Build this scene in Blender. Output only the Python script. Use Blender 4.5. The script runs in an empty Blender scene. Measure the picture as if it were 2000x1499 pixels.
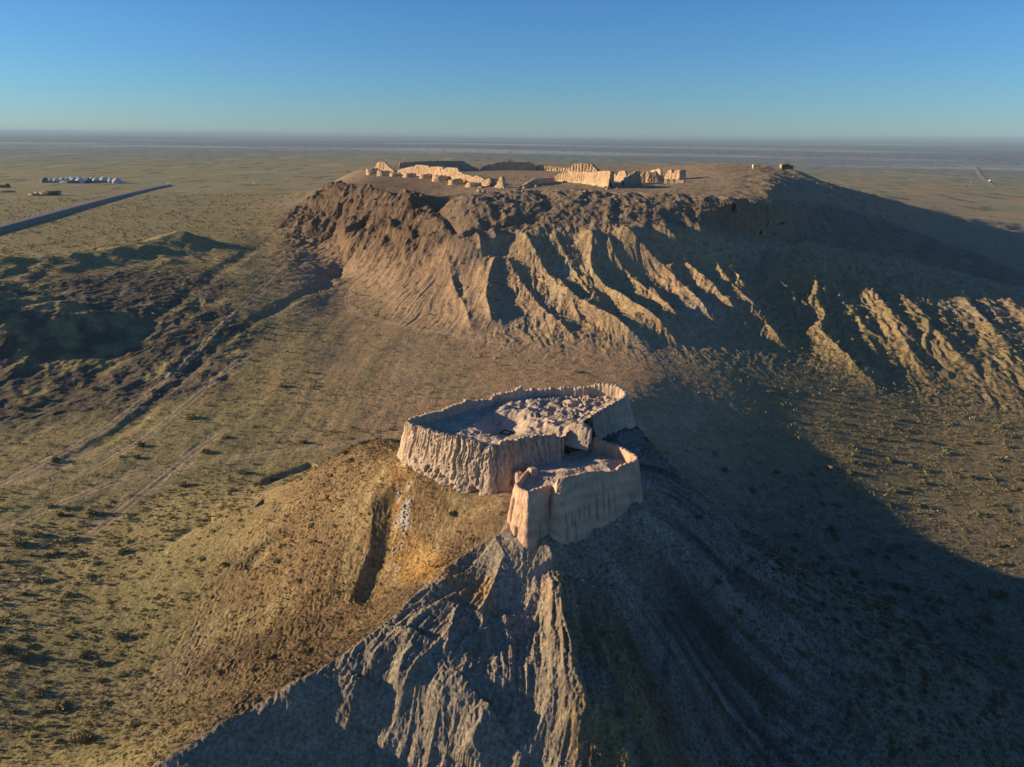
import bpy, math, random
import numpy as np
C = bpy.context.scene.collection
R = math.radians
# ------------------------------------------------------------------ camera
F, CX, CY = 1400.0, 1000.0, 749.5          # focal length in photo pixels, photo centre
PITCH, ROLL, CAMZ = R(19.11), R(0.43), 62.0
cp, sp = math.cos(PITCH), math.sin(PITCH)
FW = np.array([0, cp, -sp]); RT = np.array([1.0, 0, 0]); UP = np.array([0, sp, cp])
AX = math.cos(ROLL)*RT + math.sin(ROLL)*UP
AY = -math.sin(ROLL)*RT + math.cos(ROLL)*UP
cam = bpy.data.cameras.new('camera'); camo = bpy.data.objects.new('camera', cam); C.objects.link(camo)
cam.sensor_width = 36.0; cam.lens = F*36.0/2000.0; cam.clip_start = 0.5; cam.clip_end = 300000
from mathutils import Matrix, Vector
camo.matrix_world = Matrix(((AX[0], AY[0], -FW[0], 0), (AX[1], AY[1], -FW[1], 0), (AX[2], AY[2], -FW[2], CAMZ), (0, 0, 0, 1)))
bpy.context.scene.camera = camo
# ------------------------------------------------------------------ sky, sun, exposure
SUN_EL, SUN_AZ = R(13.8), math.atan2(-1.0, 0.035)      # azimuth measured from +Y towards +X
world = bpy.data.worlds.new('World'); bpy.context.scene.world = world; world.use_nodes = True
wn = world.node_tree; wn.nodes.clear()
sky = wn.nodes.new('ShaderNodeTexSky'); sky.sky_type = 'NISHITA'; sky.sun_disc = False
sky.sun_elevation = SUN_EL; sky.sun_rotation = SUN_AZ
sky.altitude = 0; sky.air_density = 1.0; sky.dust_density = 0.0; sky.ozone_density = 6.0
wb = wn.nodes.new('ShaderNodeBackground'); wb.inputs['Strength'].default_value = 0.076
wo = wn.nodes.new('ShaderNodeOutputWorld')
tint = wn.nodes.new('ShaderNodeMix'); tint.data_type = 'RGBA'; tint.blend_type = 'MULTIPLY'; tint.inputs[0].default_value = 1.0; tint.inputs[7].default_value = (.68, .865, 1.03, 1)
wn.links.new(sky.outputs[0], tint.inputs[6]); wn.links.new(tint.outputs[2], wb.inputs[0]); wn.links.new(wb.outputs[0], wo.inputs[0])
sl = bpy.data.lights.new('sun', 'SUN'); sl.energy = 5.0; sl.angle = R(0.5); sl.color = (1.0, 0.77, 0.48)
so = bpy.data.objects.new('sun', sl); C.objects.link(so)
sd = Vector((math.sin(SUN_AZ)*math.cos(SUN_EL), math.cos(SUN_AZ)*math.cos(SUN_EL), math.sin(SUN_EL)))
so.rotation_euler = sd.to_track_quat('Z', 'Y').to_euler(); so.location = (-60, 0, 120)
vs = bpy.context.scene.view_settings
vs.view_transform = 'Standard'; vs.look = 'None'; vs.exposure = 0.82; vs.gamma = 1.0; vs.use_curve_mapping = False
bpy.context.scene.cycles.volume_bounces = 0
bpy.context.scene.cycles.max_bounces = 6
# ------------------------------------------------------------------ numeric helpers
rng = np.random.default_rng(7); random.seed(7)
_a = np.arange(256)/256.0*2*np.pi
_gc, _gs = np.cos(_a).astype(np.float32), np.sin(_a).astype(np.float32)
def pn(x, y, seed=0):                       # gradient noise, about -1..1
    x = np.asarray(x, np.float64); y = np.asarray(y, np.float64)
    xi = np.floor(x); yi = np.floor(y)
    fx = (x-xi).astype(np.float32); fy = (y-yi).astype(np.float32)
    xi = xi.astype(np.int64); yi = yi.astype(np.int64)
    def g(ix, iy, dx, dy):
        h = ((ix*374761393 + iy*668265263 + seed*1442695041) & 0xffffffff).astype(np.uint32)
        h = (h ^ (h >> 13))*np.uint32(1274126177); h = (h ^ (h >> 16))
        k = (h & 255).astype(np.int64)
        return _gc[k]*dx + _gs[k]*dy
    u = fx*fx*fx*(fx*(fx*6-15)+10); v = fy*fy*fy*(fy*(fy*6-15)+10)
    a = g(xi, yi, fx, fy); b = g(xi+1, yi, fx-1, fy); c = g(xi, yi+1, fx, fy-1); d = g(xi+1, yi+1, fx-1, fy-1)
    return ((a+(b-a)*u) + ((c+(d-c)*u)-(a+(b-a)*u))*v)*1.5
def fbm(x, y, o=4, seed=0, gain=0.5):
    s = 0; a = 1.0; f = 1.0; t = 0
    for i in range(o):
        s = s + a*pn(x*f+i*17.3, y*f-i*9.1, seed+i); t += a; a *= gain; f *= 2.03
    return s/t
def ridged(x, y, o=3, seed=0):
    s = 0; a = 1.0; f = 1.0; t = 0
    for i in range(o):
        s = s + a*(1-2*np.abs(pn(x*f+i*7.7, y*f+i*3.1, seed+i))); t += a; a *= 0.5; f *= 2.1
    return s/t
def sst(e0, e1, x):
    t = np.clip((x-e0)/(e1-e0), 0, 1); return t*t*(3-2*t)
def ray(px, py):
    px = np.asarray(px, float); py = np.asarray(py, float)
    d = FW*F + (px-CX)[..., None]*AX - (py-CY)[..., None]*AY
    return d
def at_z(px, py, z):                        # photo pixel + height -> ground position
    d = ray(px, py); t = (np.asarray(z, float)-CAMZ)/d[..., 2]
    return np.stack([d[..., 0]*t, d[..., 1]*t], -1)
def az_of(px, py):
    d = ray(px, py); return np.arctan2(d[..., 0], d[..., 1])
def z_at_r(px, py, r):                      # height seen at that pixel at horizontal distance r
    d = ray(px, py); return CAMZ + d[..., 2]/np.hypot(d[..., 0], d[..., 1])*r
# ------------------------------------------------------------------ terrain: loft through feature curves
HL, HRT = -400, 2400
CURVES = [
 ('r', [(HL, 20, -12), (HRT, 20, -12)]),
 ('r', [(HL, 75, -9), (1000, 75, -9), (1400, 75, -13), (1700, 75, -23), (HRT, 75, -30)]),
 ('r', [(HL, 125, -8), (1000, 125, -9), (1200, 125, -9), (1300, 125, -11), (1500, 125, -18), (1750, 125, -26), (HRT, 125, -31)]),
 ('r', [(HL, 150, -7.3), (1000, 165, -7.2), (1150, 172, -6.8), (1250, 172, -8.5), (1400, 172, -14.5), (1600, 168, -22), (1800, 158, -26), (2000, 150, -28), (HRT, 148, -30)]),
 ('p', [(HL, 770, -6.5), (0, 760, -6), (300, 750, -6), (480, 720, -5), (600, 660, -3), (640, 590, -1), (660, 560, 0), (720, 600, -2), (835, 650, -4), (960, 690, -5), (1100, 720, -6), (1250, 715, -6.5), (1400, 715, -9.5), (1600, 745, -16), (1800, 785, -21.5), (2000, 815, -24.5), (HRT, 860, -27)]),
 ('p', [(HL, 640, 1), (0, 634, 2), (300, 620, 2), (480, 590, 2.5), (600, 540, 3.5), (660, 520, 4), (720, 530, 5), (770, 545, 5), (835, 560, 4.5), (960, 570, 4.5), (1100, 560, 5.5), (1250, 560, 5.5), (1400, 570, 3.5), (1600, 600, -3), (1800, 650, -8), (2000, 700, -13), (HRT, 780, -18)]),
 ('p', [(HL, 530, 8), (0, 530, 8), (300, 525, 8), (450, 500, 9), (540, 455, 12), (575, 432, 14.5), (620, 430, 15), (660, 445, 18), (720, 460, 16.2), (770, 468, 16.9), (835, 470, 19.2), (900, 466, 22), (960, 462, 22), (1020, 450, 24.5), (1100, 440, 26.5), (1250, 435, 28), (1400, 450, 24.5), (1600, 480, 16), (1800, 515, 4), (2000, 570, -5), (HRT, 640, -11)]),
 ('p', [(HL, 449, 13), (0, 449, 13), (450, 452, 13), (540, 432, 14.5), (575, 424, 15.2), (600, 402, 20), (620, 385, 25), (640, 371, 28.5), (660, 366, 30.5), (690, 372, 32), (720, 385, 32), (770, 392, 31.3), (835, 395, 33), (900, 385, 36.5), (960, 378, 37.5), (1100, 377, 38), (1250, 380, 38), (1400, 392, 36.3), (1500, 402, 34.5), (1600, 402, 28), (1700, 428, 19.5), (1800, 462, 10.5), (2000, 540, -2), (HRT, 600, -9)]),
 ('r', [(HL, 520, 16), (0, 520, 16), (500, 520, 16), (560, 520, 17), (620, 540, 20), (660, 560, 30), (700, 580, 36.5), (740, 610, 38), (835, 620, 38.5), (1250, 610, 38.5), (1330, 590, 41), (1400, 560, 44), (1480, 548, 43), (1535, 540, 41.5), (1600, 465, 36.2), (1700, 520, 27.5), (1850, 640, 7), (2000, 700, -3), (2100, 720, -5), (HRT, 750, -7)]),
 ('r', [(HL, 650, 17), (500, 650, 17), (620, 680, 17), (740, 760, 17), (1250, 760, 17), (1400, 720, 14), (1600, 700, 6), (1850, 790, -8), (HRT, 880, -14)]),
 ('r', [(HL, 1100, 17), (900, 1100, 17), (1500, 1100, 4), (HRT, 1100, -10)]),
 ('r', [(HL, 120000, 12), (HRT, 120000, 8)])]
AZ0, AZ1, NC = R(-52), R(52), 1300
ua = np.linspace(-1, 1, NC)
azs = R(39)*ua + (R(52)-R(39))*ua**7
def rspace():
    segs = [(22, 48, .5), (48, 60, .22), (60, 110, .125), (110, 190, .28), (190, 400, .36), (400, 640, .9)]
    rs = [22.0]
    for a, b, d in segs:
        n = int((b-a)/d); rs += list(np.linspace(a, b, n+1)[1:])
    r = rs[-1]
    while r < 110000:
        r *= 1.0075 if r < 2500 else (1.02 if r < 20000 else 1.1); rs.append(r)
    return np.array(rs)
rs = rspace(); NR = len(rs)
def gsmooth(v, n):
    k = np.exp(-0.5*(np.arange(-3*n, 3*n+1)/n)**2); k /= k.sum()
    return np.convolve(np.pad(v, 3*n, mode='edge'), k, 'valid')
def loft(azv, rq):                           # azv (n,), rq (n,m) -> z (n,m)
    KR, KZ = [], []
    for kind, pts in CURVES:
        p = np.array(pts, float)
        if kind == 'p':
            xy = at_z(p[:, 0], p[:, 1], p[:, 2]); a = np.arctan2(xy[:, 0], xy[:, 1]); r = np.hypot(xy[:, 0], xy[:, 1]); z = p[:, 2]
        else:
            a = az_of(p[:, 0], np.full(len(p), 420.0)); r = p[:, 1]; z = p[:, 2]
        o = np.argsort(a)
        g = np.linspace(AZ0-.1, AZ1+.1, 600)
        KR.append(np.interp(azv, g, gsmooth(np.interp(g, a[o], np.log(r[o])), 5))); KZ.append(np.interp(azv, g, gsmooth(np.interp(g, a[o], z[o]), 5)))
    KR = np.exp(np.array(KR)); KZ = np.array(KZ)
    for k in range(1, len(KR)): KR[k] = np.maximum(KR[k], KR[k-1]*1.008)
    h = np.diff(KR, axis=0); dl = np.diff(KZ, axis=0)/h
    m = np.zeros_like(KZ); m[0] = dl[0]; m[-1] = dl[-1]
    w1 = 2*h[1:]+h[:-1]; w2 = h[1:]+2*h[:-1]
    ok = dl[:-1]*dl[1:] > 0
    with np.errstate(divide='ignore', invalid='ignore'):
        mm = (w1+w2)/(w1/dl[:-1]+w2/dl[1:])
    m[1:-1] = np.where(ok, mm, 0)
    out = np.empty(rq.shape)
    for i in range(len(azv)):
        k = np.clip(np.searchsorted(KR[:, i], rq[i])-1, 0, len(KR)-2)
        x0 = KR[k, i]; hh = h[k, i]; t = np.clip((rq[i]-x0)/hh, 0, 1)
        t2 = t*t; t3 = t2*t
        out[i] = (2*t3-3*t2+1)*KZ[k, i]+(t3-2*t2+t)*hh*m[k, i]+(-2*t3+3*t2)*KZ[k+1, i]+(t3-t2)*hh*m[k+1, i]
    return out, KR
Z, KR = loft(azs, np.broadcast_to(rs, (NC, NR)))
X = np.sin(azs)[:, None]*rs[None, :]; Y = np.cos(azs)[:, None]*rs[None, :]
RR = np.broadcast_to(rs, (NC, NR))
def gidx(x, y):
    a = np.arctan2(x, y); r = np.hypot(x, y)
    fi = np.interp(a, azs, np.arange(NC)); fj = np.interp(r, rs, np.arange(NR)); return fi, fj
def sample(G, x, y):
    fi, fj = gidx(x, y); i = np.clip(fi.astype(int), 0, NC-2); j = np.clip(fj.astype(int), 0, NR-2); u = fi-i; v = fj-j
    return (G[i, j]*(1-u)+G[i+1, j]*u)*(1-v)+(G[i, j+1]*(1-u)+G[i+1, j+1]*u)*v
def cast(px, py, G=None, r0=30.0):            # photo pixel -> point on the terrain
    G = Z if G is None else G
    px = np.atleast_1d(np.asarray(px, float)); py = np.atleast_1d(np.asarray(py, float))
    d = ray(px, py); hd = np.hypot(d[:, 0], d[:, 1]); out = np.zeros((len(px), 3))
    j0 = np.searchsorted(rs, r0)
    for n in range(len(px)):
        a = math.atan2(d[n, 0], d[n, 1]); fi = np.interp(a, azs, np.arange(NC)); i = min(int(fi), NC-2); u = fi-i
        col = G[i]*(1-u)+G[i+1]*u; zr = CAMZ+d[n, 2]/hd[n]*rs
        b = np.nonzero((zr-col)[j0:] <= 0)[0]; j = j0+b[0] if len(b) else NR-1
        j = max(j, 1); e0 = zr[j-1]-col[j-1]; e1 = zr[j]-col[j]; t = e0/(e0-e1) if e0 != e1 else 0; t = min(max(t, 0), 1)
        r = rs[j-1]+(rs[j]-rs[j-1])*t; out[n] = (math.sin(a)*r, math.cos(a)*r, zr[j-1]+(zr[j]-zr[j-1])*t)
    return out
# ---- the citadel hill (residual over the loft, thin-plate spline through measured points)
HILL = [(774,895,16),(810,928,16),(888,940,16),(936,948,15.5),(975,950,15),(1005,940,15),(981,988,15.3),(991,1027,13.2),(1026,1072,11.3),(1053,1042,12.6),(1077,1021,13.3),(1107,1064,11.2),(1134,1045,11.3),(1170,1022,12.1),(1215,997,13),(1263,997,12.2),
 (1240,832,16.5),(1290,900,11),(1400,1000,4),(1500,1100,-6),(1700,1200,-19),(1900,1300,-26),(1300,1150,3.6),(1300,1300,-2.8),(1300,1499,-7.5),(1600,1499,-18),(1450,900,-12),(1600,950,-21),(1800,950,-27),
 (740,890,13.5),(650,900,4),(760,860,10.5),(700,1000,9),(600,1000,4.5),(500,1000,-1),(350,1000,-6.5),(600,1150,0),(500,1150,-3.5),(450,1300,-7),(300,1200,-7.5),(800,1100,5.5),(650,1250,-3),(560,1320,-4),(430,1380,-6),(250,1450,-8),
 (960,1060,10.9),(870,1120,8.8),(780,1210,5.8),(700,1275,4),(570,1358,2.3),(430,1430,.8),(320,1499,-.3),(200,1570,-2),
 (900,1210,5.5),(900,1350,2.6),(900,1499,-3.2),(700,1400,-.2),(700,1499,-4.5),(560,1499,-4.5),(1000,1200,5.3),(1000,1350,1.7),(1050,1499,-3),(1150,1200,5.4),(1150,1350,2.2),(1250,1450,-3),(1070,1085,10.4),(1200,1070,9.2),(870,1010,12),(930,1010,13)]
HXY = [(0,88,15.5,),(-6,96,16.2),(4,100,17),(10,108,17),(8,92,15.5),(12,116,14),(2,116,14),(-8,108,13),(20,124,1.5),(5,128,3),(-10,122,2),(5,140,-6),(25,140,-8.5),(-20,140,-6),(-42,134,-6),(36,124,-8),(50,122,-14),(28,130,-9),(33,116,-3)]
hp = np.array(HILL, float); hxy = at_z(hp[:, 0], hp[:, 1], hp[:, 2]); hz = hp[:, 2]
hx2 = np.array(HXY, float); hxy = np.vstack([hxy, hx2[:, :2]]); hz = np.concatenate([hz, hx2[:, 2]])
HCX, HCY = 3.0, 92.0
res = hz - sample(Z, hxy[:, 0], hxy[:, 1])
th = np.linspace(0, 2*np.pi, 28, endpoint=False)
for rad in (82, 100):
    ring = np.stack([HCX+rad*np.cos(th), HCY+rad*np.sin(th)*.9], -1); ring = ring[np.hypot(ring[:, 0], ring[:, 1]) > 22]
    hxy = np.vstack([hxy, ring]); res = np.concatenate([res, np.zeros(len(ring))])
def tps(d2): return np.where(d2 > 1e-9, d2*np.log(d2+1e-9), 0)
n = len(hxy); S = hxy/50.0
K = tps(((S[:, None]-S[None])**2).sum(-1)) + np.eye(n)*0.0015
P = np.hstack([np.ones((n, 1)), S]); A = np.block([[K, P], [P.T, np.zeros((3, 3))]])
sol = np.linalg.solve(A, np.concatenate([res, np.zeros(3)]))
rho = np.hypot(X-HCX, (Y-HCY)/.9); hm = rho < 92
qx, qy = X[hm]/50, Y[hm]/50
acc = sol[n]+sol[n+1]*qx+sol[n+2]*qy
for k in range(n): acc += sol[k]*tps((qx-S[k, 0])**2+(qy-S[k, 1])**2)
Z[hm] += acc*sst(92, 76, rho[hm])
# ---- polylines drawn on the ground
def dens(pts, step=1.0):
    pts = np.asarray(pts, float); L = np.concatenate([[0], np.cumsum(np.hypot(*np.diff(pts[:, :2], axis=0).T))])
    k = max(2, int(L[-1]/step)); s = np.linspace(0, L[-1], k)
    return np.stack([np.interp(s, L, pts[:, c]) for c in range(pts.shape[1])], -1)
def gpoly(px, G):                             # photo polyline -> smooth ground polyline
    p = dens(np.array(px, float), 3.0)
    for c in (0, 1): p[:, c] = gsmooth(p[:, c], 3)
    w = cast(p[:, 0], p[:, 1], G); return dens(w[:, :2], .8)
def pdist(poly, reach):                       # distance and position along a polyline for grid points close to it
    lo, hi = poly.min(0)-reach, poly.max(0)+reach
    m = (X > lo[0]) & (X < hi[0]) & (Y > lo[1]) & (Y < hi[1]); idx = np.nonzero(m.ravel())[0]
    x = X.ravel()[idx]; y = Y.ravel()[idx]; best = np.full(len(idx), 1e9); tt = np.zeros(len(idx)); sg = np.zeros(len(idx))
    a = poly[:-1]; b = poly[1:]; N = len(a)
    for k in range(N):
        dx, dy = b[k]-a[k]; l2 = dx*dx+dy*dy+1e-9
        near = (np.abs(x-a[k, 0]) < reach+2) & (np.abs(y-a[k, 1]) < reach+2)
        if not near.any(): continue
        xx = x[near]; yy = y[near]
        t = np.clip(((xx-a[k, 0])*dx+(yy-a[k, 1])*dy)/l2, 0, 1)
        d = np.hypot(xx-a[k, 0]-t*dx, yy-a[k, 1]-t*dy); cr = dx*(yy-a[k, 1])-dy*(xx-a[k, 0])
        q = np.nonzero(near)[0]; bt = d < best[q]
        best[q[bt]] = d[bt]; tt[q[bt]] = (k+t[bt])/N; sg[q[bt]] = np.sign(cr[bt])
    return idx, best, tt, sg
BASE = Z.copy()
def ridge(px, A, w, t0=.12, t1=.75, pw=1.0):
    poly = gpoly(px, BASE); idx, d, t, s = pdist(poly, w*4)
    x = X.ravel()[idx]; y = Y.ravel()[idx]
    d = np.abs(d + .35*w*pn(x*.12, y*.12, 71)*np.minimum(1, d/w*2))
    env = sst(0, t0, t)*sst(1.0, t1, t)
    Z.reshape(-1)[idx] += A*env*np.exp(-(d/w)**pw)
RIDGES = [
 ([(835,398),(770,432),(705,478),(655,530)], 3.0, 7), ([(868,486),(880,540),(886,570),(905,605),(925,660)], 2.2, 4),
 ([(928,458),(938,480),(940,515)], 3.0, 4), ([(958,452),(965,470),(975,490)], 3.2, 4.5),
 ([(977,498),(955,555),(948,600),(965,650)], 4.5, 6), ([(977,498),(1010,560),(1060,620),(1140,680)], 2.5, 5),
 ([(1003,450),(1030,482),(1042,512),(1062,552),(1092,590),(1140,618),(1205,650),(1280,690)], 5.0, 6.5),
 ([(1130,445),(1152,472),(1156,505),(1150,540),(1153,557),(1172,582),(1212,607),(1242,627),(1300,660),(1340,688)], 6.0, 6.5),
 ([(1215,437),(1221,460),(1237,490),(1262,517),(1295,548),(1345,600),(1410,660)], 5.5, 6.5),
 ([(1268,440),(1308,480),(1330,510),(1336,540),(1370,570),(1425,622),(1480,665)], 5.0, 6),
 ([(1330,445),(1372,470),(1382,505),(1402,552),(1440,600),(1500,655)], 3.8, 5.5), ([(1375,470),(1420,540),(1475,625),(1530,688),(1580,710)], 3.2, 5.5),
 ([(1440,480),(1500,545),(1545,600),(1570,640)], 3.5, 5), ([(1520,500),(1580,558),(1596,582),(1586,610),(1612,642),(1592,662),(1632,702),(1692,750),(1745,782)], 5.0, 6),
 ([(1590,515),(1622,575),(1655,615),(1700,670)], 3.4, 4.5), ([(1630,525),(1692,582),(1750,640),(1800,700)], 3.6, 4.5), ([(1690,560),(1735,640),(1792,720),(1835,765)], 3.8, 5),
 ([(1770,590),(1812,650),(1872,712),(1935,745)], 4.0, 5), ([(1850,560),(1900,620),(1960,680),(2010,720)], 3.6, 5), ([(1940,570),(1968,595),(2005,640),(2060,690)], 3.8, 6),
 ([(1075,450),(1095,500),(1112,540),(1150,600),(1200,625)], 2.4, 4), ([(1180,450),(1195,520),(1240,570),(1300,620),(1370,680)], 3.0, 5)]
RIDGES += [([(1560,470),(1610,520),(1650,560)], 2.2, 4), ([(1655,600),(1690,670),(1740,730)], 2.0, 3), ([(1740,560),(1775,620),(1800,660),(1850,720)], 2.6, 3.2), ([(1830,610),(1850,650),(1905,710)], 1.8, 2.6), ([(1900,560),(1950,640),(1990,690)], 2.2, 3),
 ([(1640,640),(1680,720),(1720,780)], 1.6, 2.4), ([(1480,560),(1530,620),(1560,660)], 1.8, 2.6), ([(1550,540),(1570,575),(1575,610)], 1.6, 2.4), ([(1400,500),(1430,560),(1465,600)], 1.8, 2.4), ([(1250,560),(1290,610),(1330,640)], 1.8, 2.4), ([(1080,560),(1110,600),(1140,650)], 1.6, 2.2), ([(1920,640),(1960,700),(2000,740)], 1.8, 2.6), ([(1760,680),(1800,740),(1850,790)], 1.4, 2.2)]
for px, A, w in RIDGES: ridge(px, A*(.52 if px[0][0] > 1560 else .88), w*(.7 if px[0][0] > 1560 else .85))
# left shoulder spurs of the mesa
for px, A, w in [([(745,372),(690,405),(640,440),(600,470)], 5.5, 6), ([(800,380),(745,415),(700,455),(660,490)], 5.5, 5.5), ([(690,360),(640,385),(600,415)], 4.5, 6), ([(835,395),(800,430),(760,480)], 5, 6)]: ridge(px, A, w, .42, .9)
for px, A, w in [([(850,385),(888,425),(905,470)], -6.0, 6), ([(800,382),(762,402),(718,440),(690,490)], -7.0, 5), ([(728,366),(690,396),(655,440),(640,480)], -6.5, 5), ([(975,395),(985,430),(995,450)], 3.0, 6), ([(640,545),(700,490),(720,470)], -3.0, 6)]: ridge(px, A, w, .05, .8)
# dark broken hills on the left
def mound(px, py, z0, A, w, seed=0):
    c = cast([px], [py], BASE)[0]; m = (np.abs(X-c[0]) < w*4) & (np.abs(Y-c[1]) < w*4)
    d = np.hypot(X[m]-c[0], Y[m]-c[1])*(1+.35*pn(X[m]*.09, Y[m]*.09, 33+seed)); Z[m] += .65*A*np.exp(-(d/w)**1.4)
ridge([(-500,560),(-200,545),(0,535),(120,525),(250,500),(340,482),(420,478)], 4.5, 15, .01, .93, 1.3)
ridge([(-500,700),(-100,680),(60,650),(130,640),(200,660)], 4.5, 16, .01, .9, 1.3)
for a in [(350,478,0,5.0,9),(235,508,0,2.5,6),(150,522,0,3,4),(90,525,0,2.2,5),(20,532,0,3,6),(285,500,0,2,4),(335,515,0,2,4),(230,540,0,2,5),(140,560,0,2.2,6),(60,600,0,3.2,8),(110,625,0,2.5,6),(180,600,0,1.5,5),(40,680,0,3,9),(420,490,0,1.4,4),(440,510,0,1.2,4)]: mound(*a, seed=int(a[0]))
ridge([(-480,560),(-220,575),(-70,600),(-50,660),(-110,730)], 8, 13, .05, .8, 1.3)
# main crest of the citadel hill
CREST = [(985,1052),(955,1062),(915,1090),(870,1122),(820,1170),(780,1210),(735,1250),(700,1276),(635,1318),(570,1358),(500,1395),(430,1432),(370,1468),(320,1499),(230,1555)]
ridge(CREST, .65, 1.8, .03, .99)
ridge([(960,1062),(985,1100),(965,1160),(940,1220),(950,1290)], 1.6, 2.2, .05, .7)
ridge([(1055,1070),(1075,1090),(1080,1120)], 1.3, 1.6, .02, .8)
ridge([(900,1190),(880,1250),(865,1300)], 1.3, 1.7); ridge([(820,1240),(790,1300),(770,1370)], 1.3, 1.8); ridge([(985,1210),(995,1290),(1000,1400)], 1.2, 2.0)
ridge([(700,1330),(690,1400),(670,1480)], 1.2, 2); ridge([(1075,1130),(1090,1230),(1110,1350),(1130,1480)], 1.3, 2.4, .1, .9); ridge([(1180,1130),(1200,1230),(1240,1380),(1260,1500)], 1.2, 2.6, .1, .9)
ridge([(960,1400),(930,1450),(915,1510)], 1.5, 2.2, .05, .98)
ridge([(1220,1010),(1290,1060),(1370,1120),(1480,1220)], 1.3, 3.2, .05, .6); ridge([(1290,1300),(1360,1380),(1420,1450)], 1.0, 3)
# gully with pale stones on the left flank, step beside it
ridge([(765,945),(765,1000),(752,1060),(728,1120),(690,1200)], -2.3, 2.6, .1, .75, 1.6)
ridge([(722,955),(728,1010),(722,1070),(700,1130),(670,1200)], 0.9, 1.6, .1, .75)
# dry wash and tracks across the valley
WASH = [(655,548),(610,568),(560,592),(500,625),(440,665),(380,715),(330,762),(270,815),(200,862),(120,905),(0,950)]
ridge(WASH, -.6, 2.4, .02, .85, 2.5)
ridge([(690,480),(660,520),(640,548),(600,580)], -.5, 3, .05, .9, 2)
ridge([(520,470),(430,530),(330,600),(240,690),(150,760),(0,850)], -.6, 3.5, .1, .9, 2)
for px in ([(905,600),(890,540)], [(420,1010),(370,1030),(330,1060)], [(620,905),(560,925),(500,950)], [(560,960),(500,985)], [(590,1020),(520,1060),(480,1120)]): ridge(px, -.8, 1.5, .05, .9, 2)
TRACKS = [[(600,480),(540,530),(480,590),(420,650),(350,720),(280,780),(200,840),(100,895),(0,945)], [(770,850),(640,872),(560,880),(420,900),(250,930),(100,990),(0,1030)],
 [(690,560),(672,585),(680,605),(720,625),(800,640),(900,660),(1000,675)], [(440,840),(380,880),(330,920),(250,985),(180,1040)], [(480,690),(420,745),(350,800),(290,850),(200,905),(60,965)]]
TRK = np.zeros(NC*NR, np.float32)
for px in TRACKS:
    poly = gpoly(px, BASE); idx, d, t, s = pdist(poly, 3)
    v = np.exp(-((d-.75)/.4)**2); TRK[idx] = np.maximum(TRK[idx], v*.8+.35*np.exp(-(d/1.6)**2)); Z.reshape(-1)[idx] -= .05*v
# ---- zones
rho = np.hypot(X-HCX, (Y-HCY)/.9)
thh = np.arctan2(X-HCX, Y-HCY)
hillness = sst(70, 38, rho)
k3, k4, k5, k6, k7 = (KR[k][:, None] for k in (4, 5, 6, 7, 8))
azc = azs[:, None]
mesa_az = sst(-.34, -.27, azc)
cliff = mesa_az*sst(k5-6, k5+1, RR)*sst(k6+14, k6+1, RR)
talus = mesa_az*sst(k3-35, k4+6, RR)*sst(k5+3, k5-5, RR)
top = mesa_az*sst(k6-2, k6+6, RR)*sst(k7+40, k7, RR)
dk = sst(190, 215, RR)*sst(345, 320, RR)*sst(-.32, -.42, azc + .03*pn(X*.02, Y*.02, 5))
dk = dk*sst(-.2, .35, fbm(X*.012, Y*.012, 2, 8)+1.1*sst(-.30, -.50, azc))
# ---- erosion and roughness
m = talus > .01
FX, FY = 5.0, 392.0
ang = np.arctan2(X[m]-FX, FY-Y[m]); dist = np.hypot(X[m]-FX, FY-Y[m])
wr = 1.2*fbm(X[m]*.03, Y[m]*.03, 2, 11)
rl = ridged(ang*22+1.0*wr, dist*.02, 3, 21); rl2 = ridged(ang*70+wr*2, dist*.04, 2, 25)
rightness = sst(-.12, .08, azs)[:, None]*np.ones((1, NR))
Z[m] += talus[m]*(1.0+.2*rightness[m])*(.42*rl+.34*rl2*sst(-.4,.5,pn(X[m]*.06,Y[m]*.06,29)))*sst(.02, .5, talus[m])
wq = 2*fbm(X[m]*.05, Y[m]*.05, 2, 311); Z[m] += talus[m]*rightness[m]*(1+.7*sst(.2, .35, azc*np.ones((1, NR)))[m])*(.75*ridged(X[m]*.17+wq, Y[m]*.09+wq, 3, 313)+.35*ridged(X[m]*.4+wq, Y[m]*.22, 2, 316))*sst(.1, .6, talus[m])
Z[m] += talus[m]*.35*fbm(X[m]*.3, Y[m]*.3, 3, 27)
m = cliff > .01
Z[m] += cliff[m]*(2.2*fbm(X[m]*.05, Y[m]*.05, 3, 31)+1.2*ridged(X[m]*.10, Y[m]*.09, 2, 33)+.6*fbm(X[m]*.3, Y[m]*.3, 4, 35, .6))
lf = sst(-.06, -.15, azc)*mesa_az*sst(k4-10, k5-4, RR)*sst(k6+14, k6-4, RR); m = lf > .01
an2 = np.arctan2(X[m]-20, 400-Y[m]); w3 = fbm(X[m]*.03, Y[m]*.03, 2, 301)
Z[m] += lf[m]*(2.2*ridged(an2*7+1.2*w3, RR[m]*.02, 3, 303)+1.8*ridged(X[m]*.06, Y[m]*.07, 2, 305)+1.2*fbm(X[m]*.1, Y[m]*.1, 3, 307, .6)+.9*fbm(X[m]*.3, Y[m]*.3, 3, 309, .6)+1.3*ridged(X[m]*.14, Y[m]*.14, 3, 310))
m = top > .01
Z[m] += top[m]*(.5*fbm(X[m]*.03, Y[m]*.03, 3, 41)+.25*fbm(X[m]*.2, Y[m]*.2, 3, 44))
rt = top*sst(.24, .34, azc); m = rt > .01
Z[m] += rt[m]*(2.0*fbm(X[m]*.025, Y[m]*.03, 3, 45)+.9*fbm(X[m]*.1, Y[m]*.12, 3, 47)+.6*ridged(X[m]*.05, Y[m]*.09, 2, 48))
m = (hillness > .01)
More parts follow.
